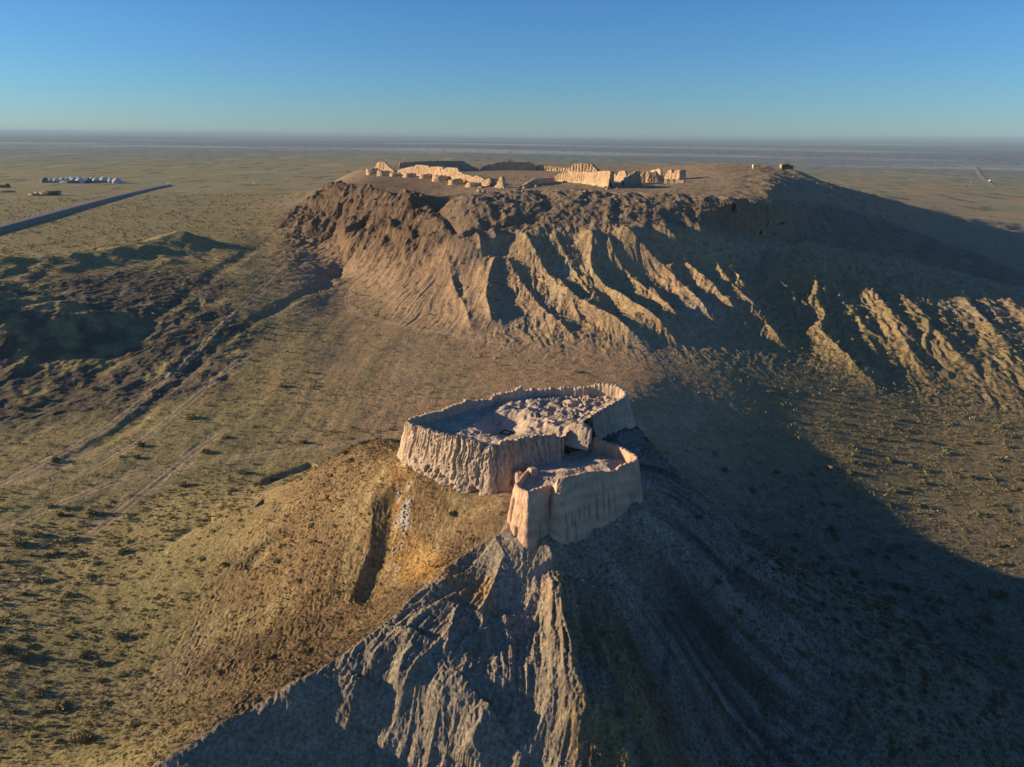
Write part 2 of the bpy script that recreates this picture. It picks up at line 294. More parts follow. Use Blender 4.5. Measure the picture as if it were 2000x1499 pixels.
hh = hillness[m]; rr = rho[m]; ta = thh[m]; w2 = .5*fbm(X[m]*.08, Y[m]*.08, 2, 51)
outer = sst(11, 24, rr)
clay = np.zeros_like(Z); brown = np.zeros_like(Z)
crest_line = gpoly(CREST, BASE); ic, dc, tc, sc = pdist(crest_line, 40)
side = np.zeros(NC*NR); side[ic] = np.sign(sc)*np.minimum(dc, 40); side = side.reshape(NC, NR)
sgn = 1.0 if side[np.argmin(np.abs(azs-az_of(np.array(900.), np.array(1300.)))), np.searchsorted(rs, 66)] > 0 else -1.0
side *= sgn                                      # positive = the clay side, towards the camera
front = (side > -.6) & (Y < 96)
cw = sst(-.8, .4, side)*sst(.36, .08, np.arctan2(X-4, 84-Y)+.25*fbm(X*.1, Y*.1, 3, 61))*(rho < 75)*(Y < 84.5)
clay = np.clip(cw, 0, 1); gold = sst(.02, .2, np.arctan2(X-3, 84-Y)+.1*fbm(X*.1, Y*.1, 2, 67))*sst(.85, .5, np.arctan2(X-3, 84-Y))*(Y < 80)*sst(81, 76, Y)*(rho < 60)
fa = np.arctan2(X[m]-4, 88-Y[m])
rill = ridged(fa*5+2*w2, rr*.06, 3, 53); rill2 = ridged(fa*20+w2*5, rr*.15, 2, 57)
Z[m] += hh*outer*((.25+.75*clay[m])*.75*rill+(.10+.12*clay[m])*rill2)
rs_ = sst(-.15, .2, fa)*sst(2.4, 1.9, fa); Z[m] += hh*outer*rs_*(.6*ridged(fa*6.5+1.5*w2, rr*.03, 2, 62)+1.5*sst(.9, .2, fa)*ridged(fa*4.2+.8*w2, rr*.02, 2, 66)+.25*fbm(X[m]*.15, Y[m]*.15, 3, 64))
Z[m] += hh*(.22*fbm(X[m]*.35, Y[m]*.35, 4, 58, .6)+.17*ridged(X[m]*1.3, Y[m]*1.3, 2, 59))*sst(9, 14, rr)
m = RR < 420
pl = (1-np.clip(talus+cliff+hillness, 0, 1))
Z[m] += pl[m]*(.45*fbm(X[m]*.045, Y[m]*.045, 3, 81)+.12*fbm(X[m]*.35, Y[m]*.35, 3, 84))
stk = fbm(X*.16+.6*pn(Y*.02, X*.02, 97), Y*.012, 3, 98); stw = sst(.0, -.2, azc)*sst(110, 150, RR)*sst(420, 330, RR)
Z += pl*stw*.2*stk
m = (dk > .01)
Z[m] += dk[m]*(.65*fbm(X[m]*.05, Y[m]*.05, 4, 86, .55)+.6*ridged(X[m]*.11, Y[m]*.09, 2, 89)+.35*fbm(X[m]*.4, Y[m]*.4, 3, 95, .6))
m = (RR > 380)
Z[m] += ((1-top)*sst(380, 700, RR))[m]*(1.2*fbm(X[m]*.006, Y[m]*.006, 3, 91))
# ------------------------------------------------------------------ colours of the ground (surface colour, with dimness painted on the right middle ground)
def mix(a, b, t): return a+(np.asarray(b, np.float32)-a)*t[..., None].astype(np.float32)
n1 = fbm(X*.02, Y*.02, 3, 101); n2 = fbm(X*.11, Y*.11, 3, 104); n3 = fbm(X*.7, Y*.7, 2, 107)
col = np.empty((NC, NR, 3), np.float32); col[:] = (.36, .232, .118)
west = sst(-.10, -.42, azc+.05*n1)*np.ones((1, NR))
col = mix(col, (.25, .21, .085), np.clip(west*.9+.35*n1*west, 0, 1))
col = mix(col, (.23, .185, .095), sst(.05, .55, n1+.5*n2)*.6)
east = sst(.26, .48, azc+.06*n1)*sst(260, 180, RR)
col = mix(col, (.28, .225, .105), east)
col = mix(col, (.19, .165, .075), stw*sst(.05, .45, stk)*.5); col = mix(col, (.42, .30, .165), stw*sst(-.1, -.5, stk)*.4)
# tongues of paler washed sand
col = mix(col, (.44, .31, .185), sst(.15, .6, fbm((X+Y)*.015, (X-Y*.6)*.05, 3, 111))*.55*sst(300, 200, RR))
far = sst(360, 900, RR)
col = mix(col, (.235, .225, .115), far*sst(-.45, .3, n1+.6*n2))
sc1 = fbm(X*.0022, Y*.0009, 4, 121); sc2 = fbm(X*.02, Y*.008, 3, 125)
vf = sst(900, 2200, RR)
col = mix(col, (.15, .175, .105), vf*.9*sst(-.5, .2, sc2+.7*sc1))
col = mix(col, (.30, .26, .13), sst(500, 800, RR)*sst(.12, .4, sc2)*.7)
flat = sst(1150, 2300, RR+250*sc1); band = fbm(X*.0004, Y*.0011, 4, 131)
col = mix(col, (.165, .195, .205), flat*.85)
col = mix(col, (.36, .385, .40), flat*sst(.05, .35, band)*.85)
spk = sst(.12, .4, fbm(X*.05, Y*.02, 3, 133))*sst(450, 800, RR)*sst(6000, 3000, RR); col = mix(col, (.075, .085, .045), spk*.75)
col = mix(col, (.36, .30, .15), sst(.2, .45, fbm(X*.012, Y*.004, 4, 135))*sst(600, 900, RR)*sst(3500, 2000, RR)*.7)
# mesa
col = mix(col, (.30, .205, .125), talus*.9)
yl = talus*rightness*sst(-.25, .35, fbm(X*.03, Y*.02, 3, 141))
col = mix(col, (.32, .24, .125), yl*.85)
col = mix(col, (.27, .235, .18), talus*rightness*sst(.1, .4, fbm(X*.035+9, Y*.03, 3, 144))*.7)
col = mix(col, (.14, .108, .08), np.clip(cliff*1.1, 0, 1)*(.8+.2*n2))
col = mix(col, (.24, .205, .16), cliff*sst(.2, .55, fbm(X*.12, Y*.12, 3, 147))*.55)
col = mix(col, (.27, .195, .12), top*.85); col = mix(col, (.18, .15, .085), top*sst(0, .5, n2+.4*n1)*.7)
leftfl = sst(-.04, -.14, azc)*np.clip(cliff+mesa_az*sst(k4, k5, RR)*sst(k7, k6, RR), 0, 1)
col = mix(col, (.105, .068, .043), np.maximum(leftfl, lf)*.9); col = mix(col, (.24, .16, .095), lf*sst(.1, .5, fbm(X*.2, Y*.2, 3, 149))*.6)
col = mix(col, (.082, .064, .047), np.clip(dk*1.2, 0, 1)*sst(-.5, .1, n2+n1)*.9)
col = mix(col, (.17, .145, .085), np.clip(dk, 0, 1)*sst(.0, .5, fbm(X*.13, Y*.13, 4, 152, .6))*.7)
col = mix(col, (.20, .155, .075), sst(.27, .38, azc)*sst(150, 185, RR)*sst(400, 300, RR)*.75)
# citadel hill
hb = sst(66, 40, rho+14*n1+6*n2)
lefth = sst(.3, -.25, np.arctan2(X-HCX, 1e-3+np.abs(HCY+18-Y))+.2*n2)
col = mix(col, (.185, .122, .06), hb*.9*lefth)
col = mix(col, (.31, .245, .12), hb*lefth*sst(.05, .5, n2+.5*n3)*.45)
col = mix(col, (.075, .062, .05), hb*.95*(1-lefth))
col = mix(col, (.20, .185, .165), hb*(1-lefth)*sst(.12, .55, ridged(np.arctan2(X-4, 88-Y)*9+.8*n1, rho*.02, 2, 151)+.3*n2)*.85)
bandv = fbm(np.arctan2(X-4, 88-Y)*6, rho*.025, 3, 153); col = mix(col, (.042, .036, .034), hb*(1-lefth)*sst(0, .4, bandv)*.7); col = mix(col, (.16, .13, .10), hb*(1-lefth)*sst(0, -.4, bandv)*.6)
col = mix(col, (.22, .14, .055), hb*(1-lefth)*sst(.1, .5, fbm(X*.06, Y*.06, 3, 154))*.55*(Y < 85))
fr = sst(1.15, .7, np.arctan2(X-4, 88-Y))*(Y < 86)*sst(60, 45, rho)*sst(86, 82, Y); col = mix(col, (.115, .074, .042), fr*.8*sst(-.5, .2, n2))
col = mix(col, (.26, .175, .075), gold*sst(-.5, .3, n2+.5*n3)*.85)
col = mix(col, (.25, .208, .155), clay*(1-.7*gold)*.92*sst(-.7, -.1, n2+.3*n3+.9*sst(26, 10, np.abs(side))))
shade_e = sst(.16, .42, azc+.05*n1)*sst(215, 150, RR)*(1-hb); col = mix(col, (.13, .11, .085), shade_e*.75)  # east ground darkened in its colour to look dim under grazing sun
skirt = sst(25, 15, rho+3*n2)*(Y < 93); col = mix(col, (.38, .29, .21), skirt*.5*sst(-4, 1, X+n2))
ochre = sst(3.2, .6, np.abs(rho-18.5+1.5*n2))*(X < -2)*(Y < 104); col = mix(col, (.36, .20, .06), ochre*.6)
g = gpoly([(790,950),(788,1000),(785,1050),(775,1090)], BASE); ig, dg, tg, sg_ = pdist(g, 4)
tmp = np.zeros(NC*NR); tmp[ig] = np.exp(-(dg/1.2)**2); tmp = tmp.reshape(NC, NR)
col = mix(col, (.38, .37, .34), tmp*sst(-.1, .35, n3))
col = mix(col, (.40, .285, .17), np.clip(TRK.reshape(NC, NR), 0, 1)*.7)
col *= (1+.22*n3+.12*n2)[..., None].astype(np.float32)
col = np.clip(col, .02, .8)
# ------------------------------------------------------------------ materials
def nodes(name, rough=.95):
    mt = bpy.data.materials.new(name); mt.use_nodes = True; nt = mt.node_tree; b = nt.nodes['Principled BSDF']
    b.inputs['Roughness'].default_value = rough; b.inputs['Specular IOR Level'].default_value = .15
    return mt, nt, b
def N(nt, t, **kw):
    nd = nt.nodes.new(t)
    for k, v in kw.items(): setattr(nd, k, v)
    return nd
def noise(nt, scale, detail=6, rough=.6, vec=None):
    nd = N(nt, 'ShaderNodeTexNoise'); nd.inputs['Scale'].default_value = scale; nd.inputs['Detail'].default_value = detail; nd.inputs['Roughness'].default_value = rough
    if vec is not None: nt.links.new(vec, nd.inputs['Vector'])
    return nd
def ramp(nt, src, a, b, lo, hi):
    r = N(nt, 'ShaderNodeMapRange'); nt.links.new(src, r.inputs[0])
    for i, v in zip((1, 2, 3, 4), (lo, hi, a, b)): r.inputs[i].default_value = v
    return r.outputs[0]
def ground_mat():
    mt, nt, b = nodes('ground'); L = nt.links.new
    at = N(nt, 'ShaderNodeVertexColor', layer_name='Col'); tc = N(nt, 'ShaderNodeTexCoord')
    nA = noise(nt, 2.2, 8, .65, tc.outputs['Object']); nB = noise(nt, .35, 5, .6, tc.outputs['Object'])
    f = ramp(nt, nA.outputs[0], .5, 1.5, .32, .68); f2 = ramp(nt, nB.outputs[0], .82, 1.18, .3, .7)
    mu = N(nt, 'ShaderNodeMath', operation='MULTIPLY'); L(f, mu.inputs[0]); L(f2, mu.inputs[1])
    vm = N(nt, 'ShaderNodeVectorMath', operation='SCALE'); L(at.outputs[0], vm.inputs[0]); L(mu.outputs[0], vm.inputs['Scale'])
    L(vm.outputs[0], b.inputs['Base Color'])
    bp = N(nt, 'ShaderNodeBump'); bp.inputs['Strength'].default_value = .9; bp.inputs['Distance'].default_value = .35
    nC = noise(nt, 1.3, 8, .7, tc.outputs['Object']); L(nC.outputs[0], bp.inputs['Height']); L(bp.outputs[0], b.inputs['Normal'])
    return mt
def clay_mat(name, c0, c1, sx=1.0, bump=.25, strata=0):
    mt, nt, b = nodes(name); L = nt.links.new; tc = N(nt, 'ShaderNodeTexCoord')
    mp = N(nt, 'ShaderNodeMapping'); mp.inputs['Scale'].default_value = (sx, sx, sx*.45); L(tc.outputs['Object'], mp.inputs[0])
    nA = noise(nt, 1.6, 9, .66, mp.outputs[0]); nB = noise(nt, .22, 4, .5, tc.outputs['Object'])
    fac = ramp(nt, nA.outputs[0], 0, 1, .32, .68); mx = N(nt, 'ShaderNodeMix', data_type='RGBA'); L(fac, mx.inputs[0])
    mx.inputs[6].default_value = (*c0, 1); mx.inputs[7].default_value = (*c1, 1)
    f2 = ramp(nt, nB.outputs[0], .8, 1.2, .3, .7)
    if strata:
        w = N(nt, 'ShaderNodeTexWave', wave_type='BANDS', bands_direction='Z'); w.inputs['Scale'].default_value = strata; w.inputs['Distortion'].default_value = 7; w.inputs['Detail'].default_value = 6
        L(tc.outputs['Object'], w.inputs[0]); s = ramp(nt, w.outputs[1], .9, 1.06, 0, 1)
        m2 = N(nt, 'ShaderNodeMath', operation='MULTIPLY'); L(f2, m2.inputs[0]); L(s, m2.inputs[1]); f2 = m2.outputs[0]
    vm = N(nt, 'ShaderNodeVectorMath', operation='SCALE'); L(mx.outputs[2], vm.inputs[0]); L(f2, vm.inputs['Scale']); L(vm.outputs[0], b.inputs['Base Color'])
    bp = N(nt, 'ShaderNodeBump'); bp.inputs['Strength'].default_value = .8; bp.inputs['Distance'].default_value = bump
    nC = noise(nt, 3.2, 8, .7, mp.outputs[0]); L(nC.outputs[0], bp.inputs['Height']); L(bp.outputs[0], b.inputs['Normal'])
    return mt
M_GROUND = ground_mat()
M_CLAY = clay_mat('mud_brick', (.37, .272, .185), (.56, .43, .31))
M_CLAYS = clay_mat('mud_brick_layers', (.46, .285, .18), (.60, .41, .28), strata=.16, bump=.15)
M_FLOOR = clay_mat('crumbled_clay', (.34, .26, .19), (.54, .43, .33), bump=.3)
M_FAR = clay_mat('old_mud_wall', (.33, .225, .135), (.50, .36, .235), sx=.6)
M_STONE = clay_mat('pale_stone', (.40, .37, .32), (.62, .58, .52), sx=3)
M_DARKSTONE = clay_mat('black_stone', (.02, .02, .022), (.05, .047, .045), sx=3)
# ------------------------------------------------------------------ mesh helpers
def link(o, parent=None):
    C.objects.link(o)
    if parent is not None: o.parent = parent
    return o
def mesh_np(name, v, f, mat, parent=None, smooth=True, cols=None, loc=None):
    v = np.asarray(v, np.float64)
    if loc is not None: v = v-np.asarray(loc)
    me = bpy.data.meshes.new(name); f = np.asarray(f, np.int32); k = f.shape[1]
    me.vertices.add(len(v)); me.vertices.foreach_set('co', v.astype(np.float32).ravel())
    me.loops.add(f.size); me.loops.foreach_set('vertex_index', f.ravel())
    me.polygons.add(len(f)); me.polygons.foreach_set('loop_start', np.arange(0, f.size, k, dtype=np.int32))
    if smooth: me.polygons.foreach_set('use_smooth', np.ones(len(f), bool))
    me.update(calc_edges=True)
    if cols is not None:
        a = me.color_attributes.new('Col', 'FLOAT_COLOR', 'POINT'); a.data.foreach_set('color', np.hstack([cols, np.ones((len(cols), 1))]).astype(np.float32).ravel())
    me.materials.append(mat)
    o = bpy.data.objects.new(name, me); link(o, parent)
    if loc is not None: o.location = loc
    return o
def tag(o, label=None, cat=None, group=None, kind=None):
    for k, v in (('label', label), ('category', cat), ('group', group), ('kind', kind)):
        if v: o[k] = v
    return o
def thing(name, loc, label, cat, group=None, rz=0):
    o = bpy.data.objects.new(name, None); link(o); o.location = loc; o.rotation_euler = (0, 0, rz); o.empty_display_size = .5
    return tag(o, label, cat, group)
# push steep faces in and out sideways so that they break into blocks and ledges
arc = azc*RR; push = np.zeros_like(Z); steep = np.clip(np.maximum(cliff, lf), 0, 1); m = steep > .02
gr_ = np.gradient(BASE, axis=1)/np.gradient(rs)[None]; ga_ = np.gradient(BASE, axis=0)/(np.gradient(azs)[:, None]*RR); gl = np.hypot(gr_, ga_)+1e-6
hx_ = -(gr_*np.sin(azc)+ga_*np.cos(azc))/gl; hy_ = -(gr_*np.cos(azc)-ga_*np.sin(azc))/gl; al_ = X*hy_-Y*hx_
al_ = arc+.7*Y; push[m] = lf[m]*(.3*ridged(al_[m]*.12, Z[m]*.14, 2, 821)+.3*fbm(al_[m]*.4, Z[m]*.4, 3, 824, .6))+steep[m]*(.7*ridged(arc[m]*.11, Z[m]*.16, 2, 801)+.6*fbm(arc[m]*.35, Z[m]*.5, 4, 804, .6)+.5*fbm(arc[m]*.12, Z[m]*1.1, 3, 808))
m = (dk > .02); push[m] += dk[m]*.8*fbm(arc[m]*.3, Z[m]*.5+Y[m]*.2, 3, 811)
XP, YP = X+hx_*push, Y+hy_*push
# ------------------------------------------------------------------ terrain meshes
hill_m = rho < 52
mesa_m = (mesa_az > .5) & (RR > k3-4) & (RR < k7+60)
dark_m = (dk > .35)
zone = np.zeros((NC, NR), np.int8); zone[mesa_m] = 2; zone[dark_m & (zone == 0)] = 3; zone[hill_m] = 1
fz = zone[:-1, :-1]
dZa = np.gradient(Z, axis=0); dZr = np.gradient(Z, axis=1)
P3 = np.stack([XP, YP, Z], -1); ta_ = np.gradient(P3, axis=0); tr_ = np.gradient(P3, axis=1)
NV = np.cross(tr_, ta_); NV /= np.linalg.norm(NV, axis=-1, keepdims=True); NV[NV[..., 2] < 0] *= -1
ids = np.arange(NC*NR).reshape(NC, NR)
quads = np.stack([ids[:-1, :-1], ids[1:, :-1], ids[1:, 1:], ids[:-1, 1:]], -1)
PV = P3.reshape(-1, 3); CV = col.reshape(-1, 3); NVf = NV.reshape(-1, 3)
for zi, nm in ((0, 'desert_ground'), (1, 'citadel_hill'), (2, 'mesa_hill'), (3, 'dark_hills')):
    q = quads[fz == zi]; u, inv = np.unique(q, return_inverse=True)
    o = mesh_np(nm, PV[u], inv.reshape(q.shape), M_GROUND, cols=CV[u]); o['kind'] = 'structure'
    o.data.normals_split_custom_set_from_vertices(NVf[u].astype(np.float32))
def gz(x, y): return sample(Z, np.asarray(x, float), np.asarray(y, float))
# ------------------------------------------------------------------ wall builder: a weathered earthen wall along a ground line
def tri(q): q = np.asarray(q); return np.vstack([q[:, [0, 1, 2]], q[:, [0, 2, 3]]])
def wall_geo(path, zb, thick, zi, side=1, sm=.35, slits=(), ds=.14, batter=1.0, ibatter=.25, flute=.3, fsp=1.0, rag=.22, cave=.5, rows=34, irows=10, seed=0, lump=.16, niche=0.0):
    """path: x, y, ztop; zb / zi: outer / inner foot heights per path point; side=+1: outer face lies right of the path direction"""
    path = np.asarray(path, float); zb = np.broadcast_to(np.asarray(zb, float), (len(path),)); zi = np.broadcast_to(np.asarray(zi, float), (len(path),))
    p = dens(np.column_stack([path, zb, zi]), ds); Np = len(p)
    L = np.concatenate([[0], np.cumsum(np.hypot(np.diff(p[:, 0]), np.diff(p[:, 1])))])
    px_, py_ = gsmooth(p[:, 0], max(1, int(sm/ds))), gsmooth(p[:, 1], max(1, int(sm/ds)))
    t = np.stack([np.gradient(px_), np.gradient(py_)], -1); t /= np.linalg.norm(t, axis=1, keepdims=True)+1e-9
    nrm = np.stack([t[:, 1], -t[:, 0]], -1)*side
    sd_ = seed*13.7
    zt = p[:, 2]+rag*(fbm(L*.7+sd_, L*0+seed, 3, 201)+.55*fbm(L*2.6, L*0+sd_, 2, 203))
    h = np.linspace(0, 1, rows)[None, :]; Lc = L[:, None]
    zo = p[:, 3][:, None]+(zt-p[:, 3])[:, None]*h
    wob = .35*pn(Lc*.4+sd_, zo*.5, 207)
    s = (Lc+wob)/fsp
    g1 = np.maximum(0, 1-np.abs(pn(s*1.05+sd_, zo*.04+seed, 211))/.12)
    g2 = np.maximum(0, 1-np.abs(pn(s*2.9+sd_, zo*.10+seed, 213))/.22)
    vprof = sst(.12, .5, h+.25*pn(Lc*.6, zo*0+sd_, 217))
    off = batter*(1-h)**1.15-flute*(g1*vprof+.45*g2*(.4+.6*vprof))
    if niche: off = off-niche*sst(-.1, .35, np.sin(Lc*2*np.pi/fsp+.6*pn(Lc*.2, Lc*0, 5)))*sst(.25, .34, h+.08*pn(Lc*.5, Lc*0+sd_, 8))*sst(1.0, .9, h)
    off = off+lump*fbm(Lc*.9+sd_, zo*.7, 4, 221, .6)+.05*fbm(Lc*5, zo*2.2, 2, 225)
    off = off-cave*sst(.38, .06, h)*sst(.0, .45, fbm(Lc*.55+sd_, zo*.5, 3, 229))
    for s0, h0, h1, dp, wd in slits:
        dp = dp*1.5; wd = wd*1.35; u_ = (Lc/L[-1]-s0)*L[-1]+.10*pn(zo*.9, zo*0+s0*40, 9); off = off-dp*np.exp(-(u_/wd)**2)*sst(h0-.04, h0+.03, h)*sst(h1+.04, h1-.03, h)
    off = off-.13*sst(.34, .5, pn(Lc*1.7+sd_, zo*1.6, 243))*min(1, lump*4)-.06*sst(.3, .5, pn(Lc*3.9+sd_, zo*3.3, 244))*min(1, lump*4)
    off = off-.13*sst(.15, .6, fbm(Lc*2.6+sd_, zo*1.5, 2, 241))*lump*4-.10*sst(.9, 1.0, h)
    hi = np.linspace(1, 0, irows)[None, :]
    zin = p[:, 4][:, None]+(zt-.05-p[:, 4])[:, None]*hi
    thick = thick*(1+.45*fbm(Lc*.5+sd_, Lc*0+3, 3, 239)+.15*fbm(Lc*2.2, Lc*0+sd_, 2, 240))
    ofi = -thick-ibatter*(1-hi)+.12*fbm(Lc*1.1+50, zin*.8, 3, 233)-.0
    tp = np.array([.22, .5, .78])[None, :]; oft = -thick*tp+0*Lc; ztp = zt[:, None]+.07*pn(Lc*2.2, tp*7+sd_, 237)+.03
    O = np.hstack([off, oft, ofi]); ZZ = np.hstack([zo, ztp, zin]); m = O.shape[1]
    V = np.stack([px_[:, None]+nrm[:, 0:1]*O, py_[:, None]+nrm[:, 1:2]*O, ZZ], -1).reshape(-1, 3)
    I = np.arange(Np*m).reshape(Np, m)
    q = np.stack([I[:-1, :-1], I[1:, :-1], I[1:, 1:], I[:-1, 1:]], -1).reshape(-1, 4)
    if side < 0: q = q[:, ::-1]
    f = tri(q)
    for e, fl in ((0, 1), (Np-1, -1)):        # end caps
        c = V[I[e]].mean(0); V = np.vstack([V, c]); k = len(V)-1
        a = np.stack([I[e, :-1], I[e, 1:], np.full(m-1, k)], -1)
        f = np.vstack([f, a if fl*side > 0 else a[:, ::-1]])
    return V, f
def rock_geo(c, size, seed=0, n=9, pw=4.0, rough=.14, rz=0.0, taper=0.0, freq=1.2):
    g = np.linspace(-1, 1, n); a, b = np.meshgrid(g, g, indexing='ij'); one = np.ones_like(a)
    fs = [(one, a, b), (-one, b, a), (b, one, a), (a, -one, b), (a, b, one), (b, a, -one)]
    V = []; Fc = []
    for k, fc in enumerate(fs):
        v = np.stack(fc, -1).reshape(-1, 3); I = np.arange(n*n).reshape(n, n)+k*n*n
        V.append(v); Fc.append(np.stack([I[:-1, :-1], I[1:, :-1], I[1:, 1:], I[:-1, 1:]], -1).reshape(-1, 4))
    V = np.vstack(V); Fc = np.vstack(Fc)
    V = V/((np.abs(V)**pw).sum(1)**(1/pw))[:, None]
    d = 1+rough*fbm(V[:, 0]*freq*2+seed*3.1, V[:, 1]*freq*2+V[:, 2]*freq*2.3+seed, 3, 301)*1.6
    V = V*d[:, None]; V[:, :2] *= (1-taper*(V[:, 2:3]*.5+.5))
    V = V*np.asarray(size)/2
    co, si = math.cos(rz), math.sin(rz); V = np.stack([V[:, 0]*co-V[:, 1]*si, V[:, 0]*si+V[:, 1]*co, V[:, 2]], -1)
    return V+np.asarray(c), tri(Fc)
def join(*gs):
    V = []; f = []; n = 0
    for v, q in gs: V.append(v); f.append(np.asarray(q)+n); n += len(v)
    return np.vstack(V), np.vstack(f)
def inside(poly, x, y):
    r = np.zeros(x.shape, bool); a = poly; b = np.roll(poly, -1, axis=0)
    for p, q in zip(a, b):
        c = ((p[1] > y) != (q[1] > y)); r ^= c & (x < (q[0]-p[0])*(y-p[1])/(q[1]-p[1]+1e-12)+p[0])
    return r
def rim(pts): p = np.array(pts, float); return np.column_stack([at_z(p[:, 0], p[:, 1], p[:, 2]), p[:, 2]])
# ------------------------------------------------------------------ the near fortress
U = [(1155,814,22.0),(1170,806,22.2),(1188,796,22.4),(1212,784,22.6),(1227,772,22.8),(1225,763,23.1),(1214,754,23.5),(1200,749.5,23.7),(1179,747,23.7),(1164,751,23.2),(1134,755.5,22.9),(1080,757,22.7),(1035,758.5,22.6),(1023,763,22.4),(1015,755,23.2),(999,763,22.7),(981,766,22.6),(960,770,22.4),(953,780,21.9),(936,780,22.0),(906,782,22.2),(885,790,22.3),(870,797,22.2),(840,805,22.2),(819,811,22.3),(797,817,22.6),(789,821,22.6),(800,830,22.2),(819,836.5,22.2),(855,847,22.2),(888,856,22.2),(915,860,22.2),(934,866,22.0),(941,876,21.3),(948,877,21.3),(958,871,21.9),(984,866,22.0),(1020,859,21.9),(1050,853,21.9),(1080,851.5,21.7),(1104,861,21.0)]
Lw = [(1031,914,18.9),(1014,933,19.0),(1003,946,19.0),(1012,955,19.0),(1032,964,19.0),(1056,956,19.0),(1078,949,18.9),(1087,938,20.3),(1101,937,20.4),(1119,932,20.2),(1155,923,19.8),(1195,923,19.0),(1204,922,18.8),(1211,914,19.3),(1230,906,19.5),(1248,899,19.7),(1247,890,19.9),(1230,880,20.0),(1212,871,20.1),(1185,862,20.2),(1161,853,20.4)]
pu, pl_ = rim(U), rim(Lw)
polyU, polyL = pu[:, :2], np.vstack([pl_[:, :2], at_z([1100, 1040, 1000], [856, 858, 868], [21, 21, 21])])
fz0 = 15.0
fort = thing('ruined_fortress', (2, 95, fz0), 'roofless mud brick fortress with two fluted walled courts on the near hill', 'fortress')
fp = np.array([0, 0, 0])
def fpart(name, geo, mat, label=None):
    v, f = geo; o = mesh_np(name, v-np.array([2, 95, fz0]), f, mat, fort)
    if label: o['label'] = label
    return o
gU = gz(pu[:, 0], pu[:, 1])-1.3
kf = [i for i, p in enumerate(U) if p[0] >= 1010 and i > 30]; gU[kf] = 16.9
gU[36] = 15.2
zbU = np.where(np.arange(len(U)) < 4, gU, gU)
fpart('upper_wall', wall_geo(pu, zbU, .75, 19.4, side=1, ds=.11, batter=1.85, flute=.45, fsp=1.0, cave=.9, rows=60, lump=.22, rag=.42, seed=1), M_CLAY)
SLL = [(.135, .1, .98, .28, .10), (.165, .25, .72, .4, .13), (.20, .02, .3, .25, .1), (.275, .12, .40, .25, .08), (.33, .08, .82, .35, .09), (.405, .12, .5, .35, .09), (.435, .3, .5, .22, .08), (.45, .1, .42, .3, .09), (.47, .32, .5, .25, .08), (.495, .34, .52, .22, .07), (.52, .34, .5, .22, .07), (.56, .2, .55, .3, .09), (.59, .25, .8, .22, .07), (.615, .2, .6, .25, .08), (.64, .15, .62, .25, .08)]
pl2 = pl_.copy(); gL = gz(pl_[:, 0], pl_[:, 1])-1.6; gL[0] = 16.4; gL[-6:] = np.minimum(gL[-6:], 15.5)
fpart('lower_wall', wall_geo(pl2, gL, .6, 16.8, side=1, ds=.10, sm=.12, batter=1.1, flute=.07, fsp=2.2, cave=.15, rows=64, rag=.26, lump=.08, seed=2, slits=SLL), M_CLAYS, 'lower wall with a smooth banded outer face')
def floor_geo(poly, hf, step=.13, grow=0.0):
    lo, hi = poly.min(0), poly.max(0); xs = np.arange(lo[0], hi[0], step); ys = np.arange(lo[1], hi[1], step)
    gx, gy = np.meshgrid(xs, ys, indexing='ij'); c = poly.mean(0); ps = c+(poly-c)*(.985)
    m = inside(ps, gx, gy); e = dens(np.vstack([poly, poly[:1]]), .5)
    d = np.full(gx.shape, 1e9)
    for p in e: d = np.minimum(d, np.hypot(gx-p[0], gy-p[1]))
    zz = hf(gx, gy, d); I = np.arange(gx.size).reshape(gx.shape); mq = m[:-1, :-1] & m[1:, :-1] & m[1:, 1:] & m[:-1, 1:]
    q = np.stack([I[:-1, :-1], I[1:, :-1], I[1:, 1:], I[:-1, 1:]], -1)[mq]; u, inv = np.unique(q, return_inverse=True)
    return np.stack([gx.ravel()[u], gy.ravel()[u], zz.ravel()[u]], -1), tri(inv.reshape(q.shape))
pit = at_z(985, 842, 19.6); stepc = at_z(1040, 800, 21)
def hU(x, y, d):
    e = sst(-3.5, 2.5, (x-stepc[0])*.85+(y-stepc[1])*.52+1.6*pn(x*.35, y*.35, 401)+2.5)
    z = 20.55+.35*fbm(x*.25, y*.25, 3, 403)+.22*ridged(x*.5, y*.5, 2, 405)
    z = z+e*(.65+.38*ridged(x*.33+.8*pn(y*.5, x*.5, 408), y*.33, 3, 407)+.3*fbm(x*.7, y*.7, 5, 409, .62))
    z = z-1.5*np.exp(-(np.hypot(x-pit[0], (y-pit[1])*.9)/3.2)**4)*(1-.35*e)
    z = z-.75*sst(.1, .5, fbm(x*.55+9, y*.55, 2, 411))*e
    z = z+.55*np.exp(-d/.8)+.12*fbm(x*1.8, y*1.8, 4, 413, .65)
    return z
fpart('upper_floor', floor_geo(polyU, hU), M_FLOOR, 'rubble heaps and hollows filling the upper court')
md1, md2 = at_z(1172, 912, 18.6), at_z(1110, 926, 18.3); hole = at_z(1148, 876, 17.5)
def hL(x, y, d):
    z = 18.15+.35*fbm(x*.3, y*.3, 3, 421)+.28*ridged(x*.45, y*.45, 3, 423)+.1*fbm(x*2.5, y*2.5, 3, 425)
    z = z+1.0*np.exp(-(np.hypot(x-md1[0], y-md1[1])/2.4)**2)+.7*np.exp(-(np.hypot((x-md2[0])*.5, y-md2[1])/1.2)**2)
    z = z-1.6*np.exp(-(np.hypot(x-hole[0], y-hole[1])/1.3)**4)
    return z+.5*np.exp(-d/.7)
fpart('lower_floor', floor_geo(polyL, hL), M_FLOOR)
wb_ = rim([(1104,832,22.0),(1113,829,22.6),(1124,828,22.8),(1140,834,22.7),(1156,841,22.3)])
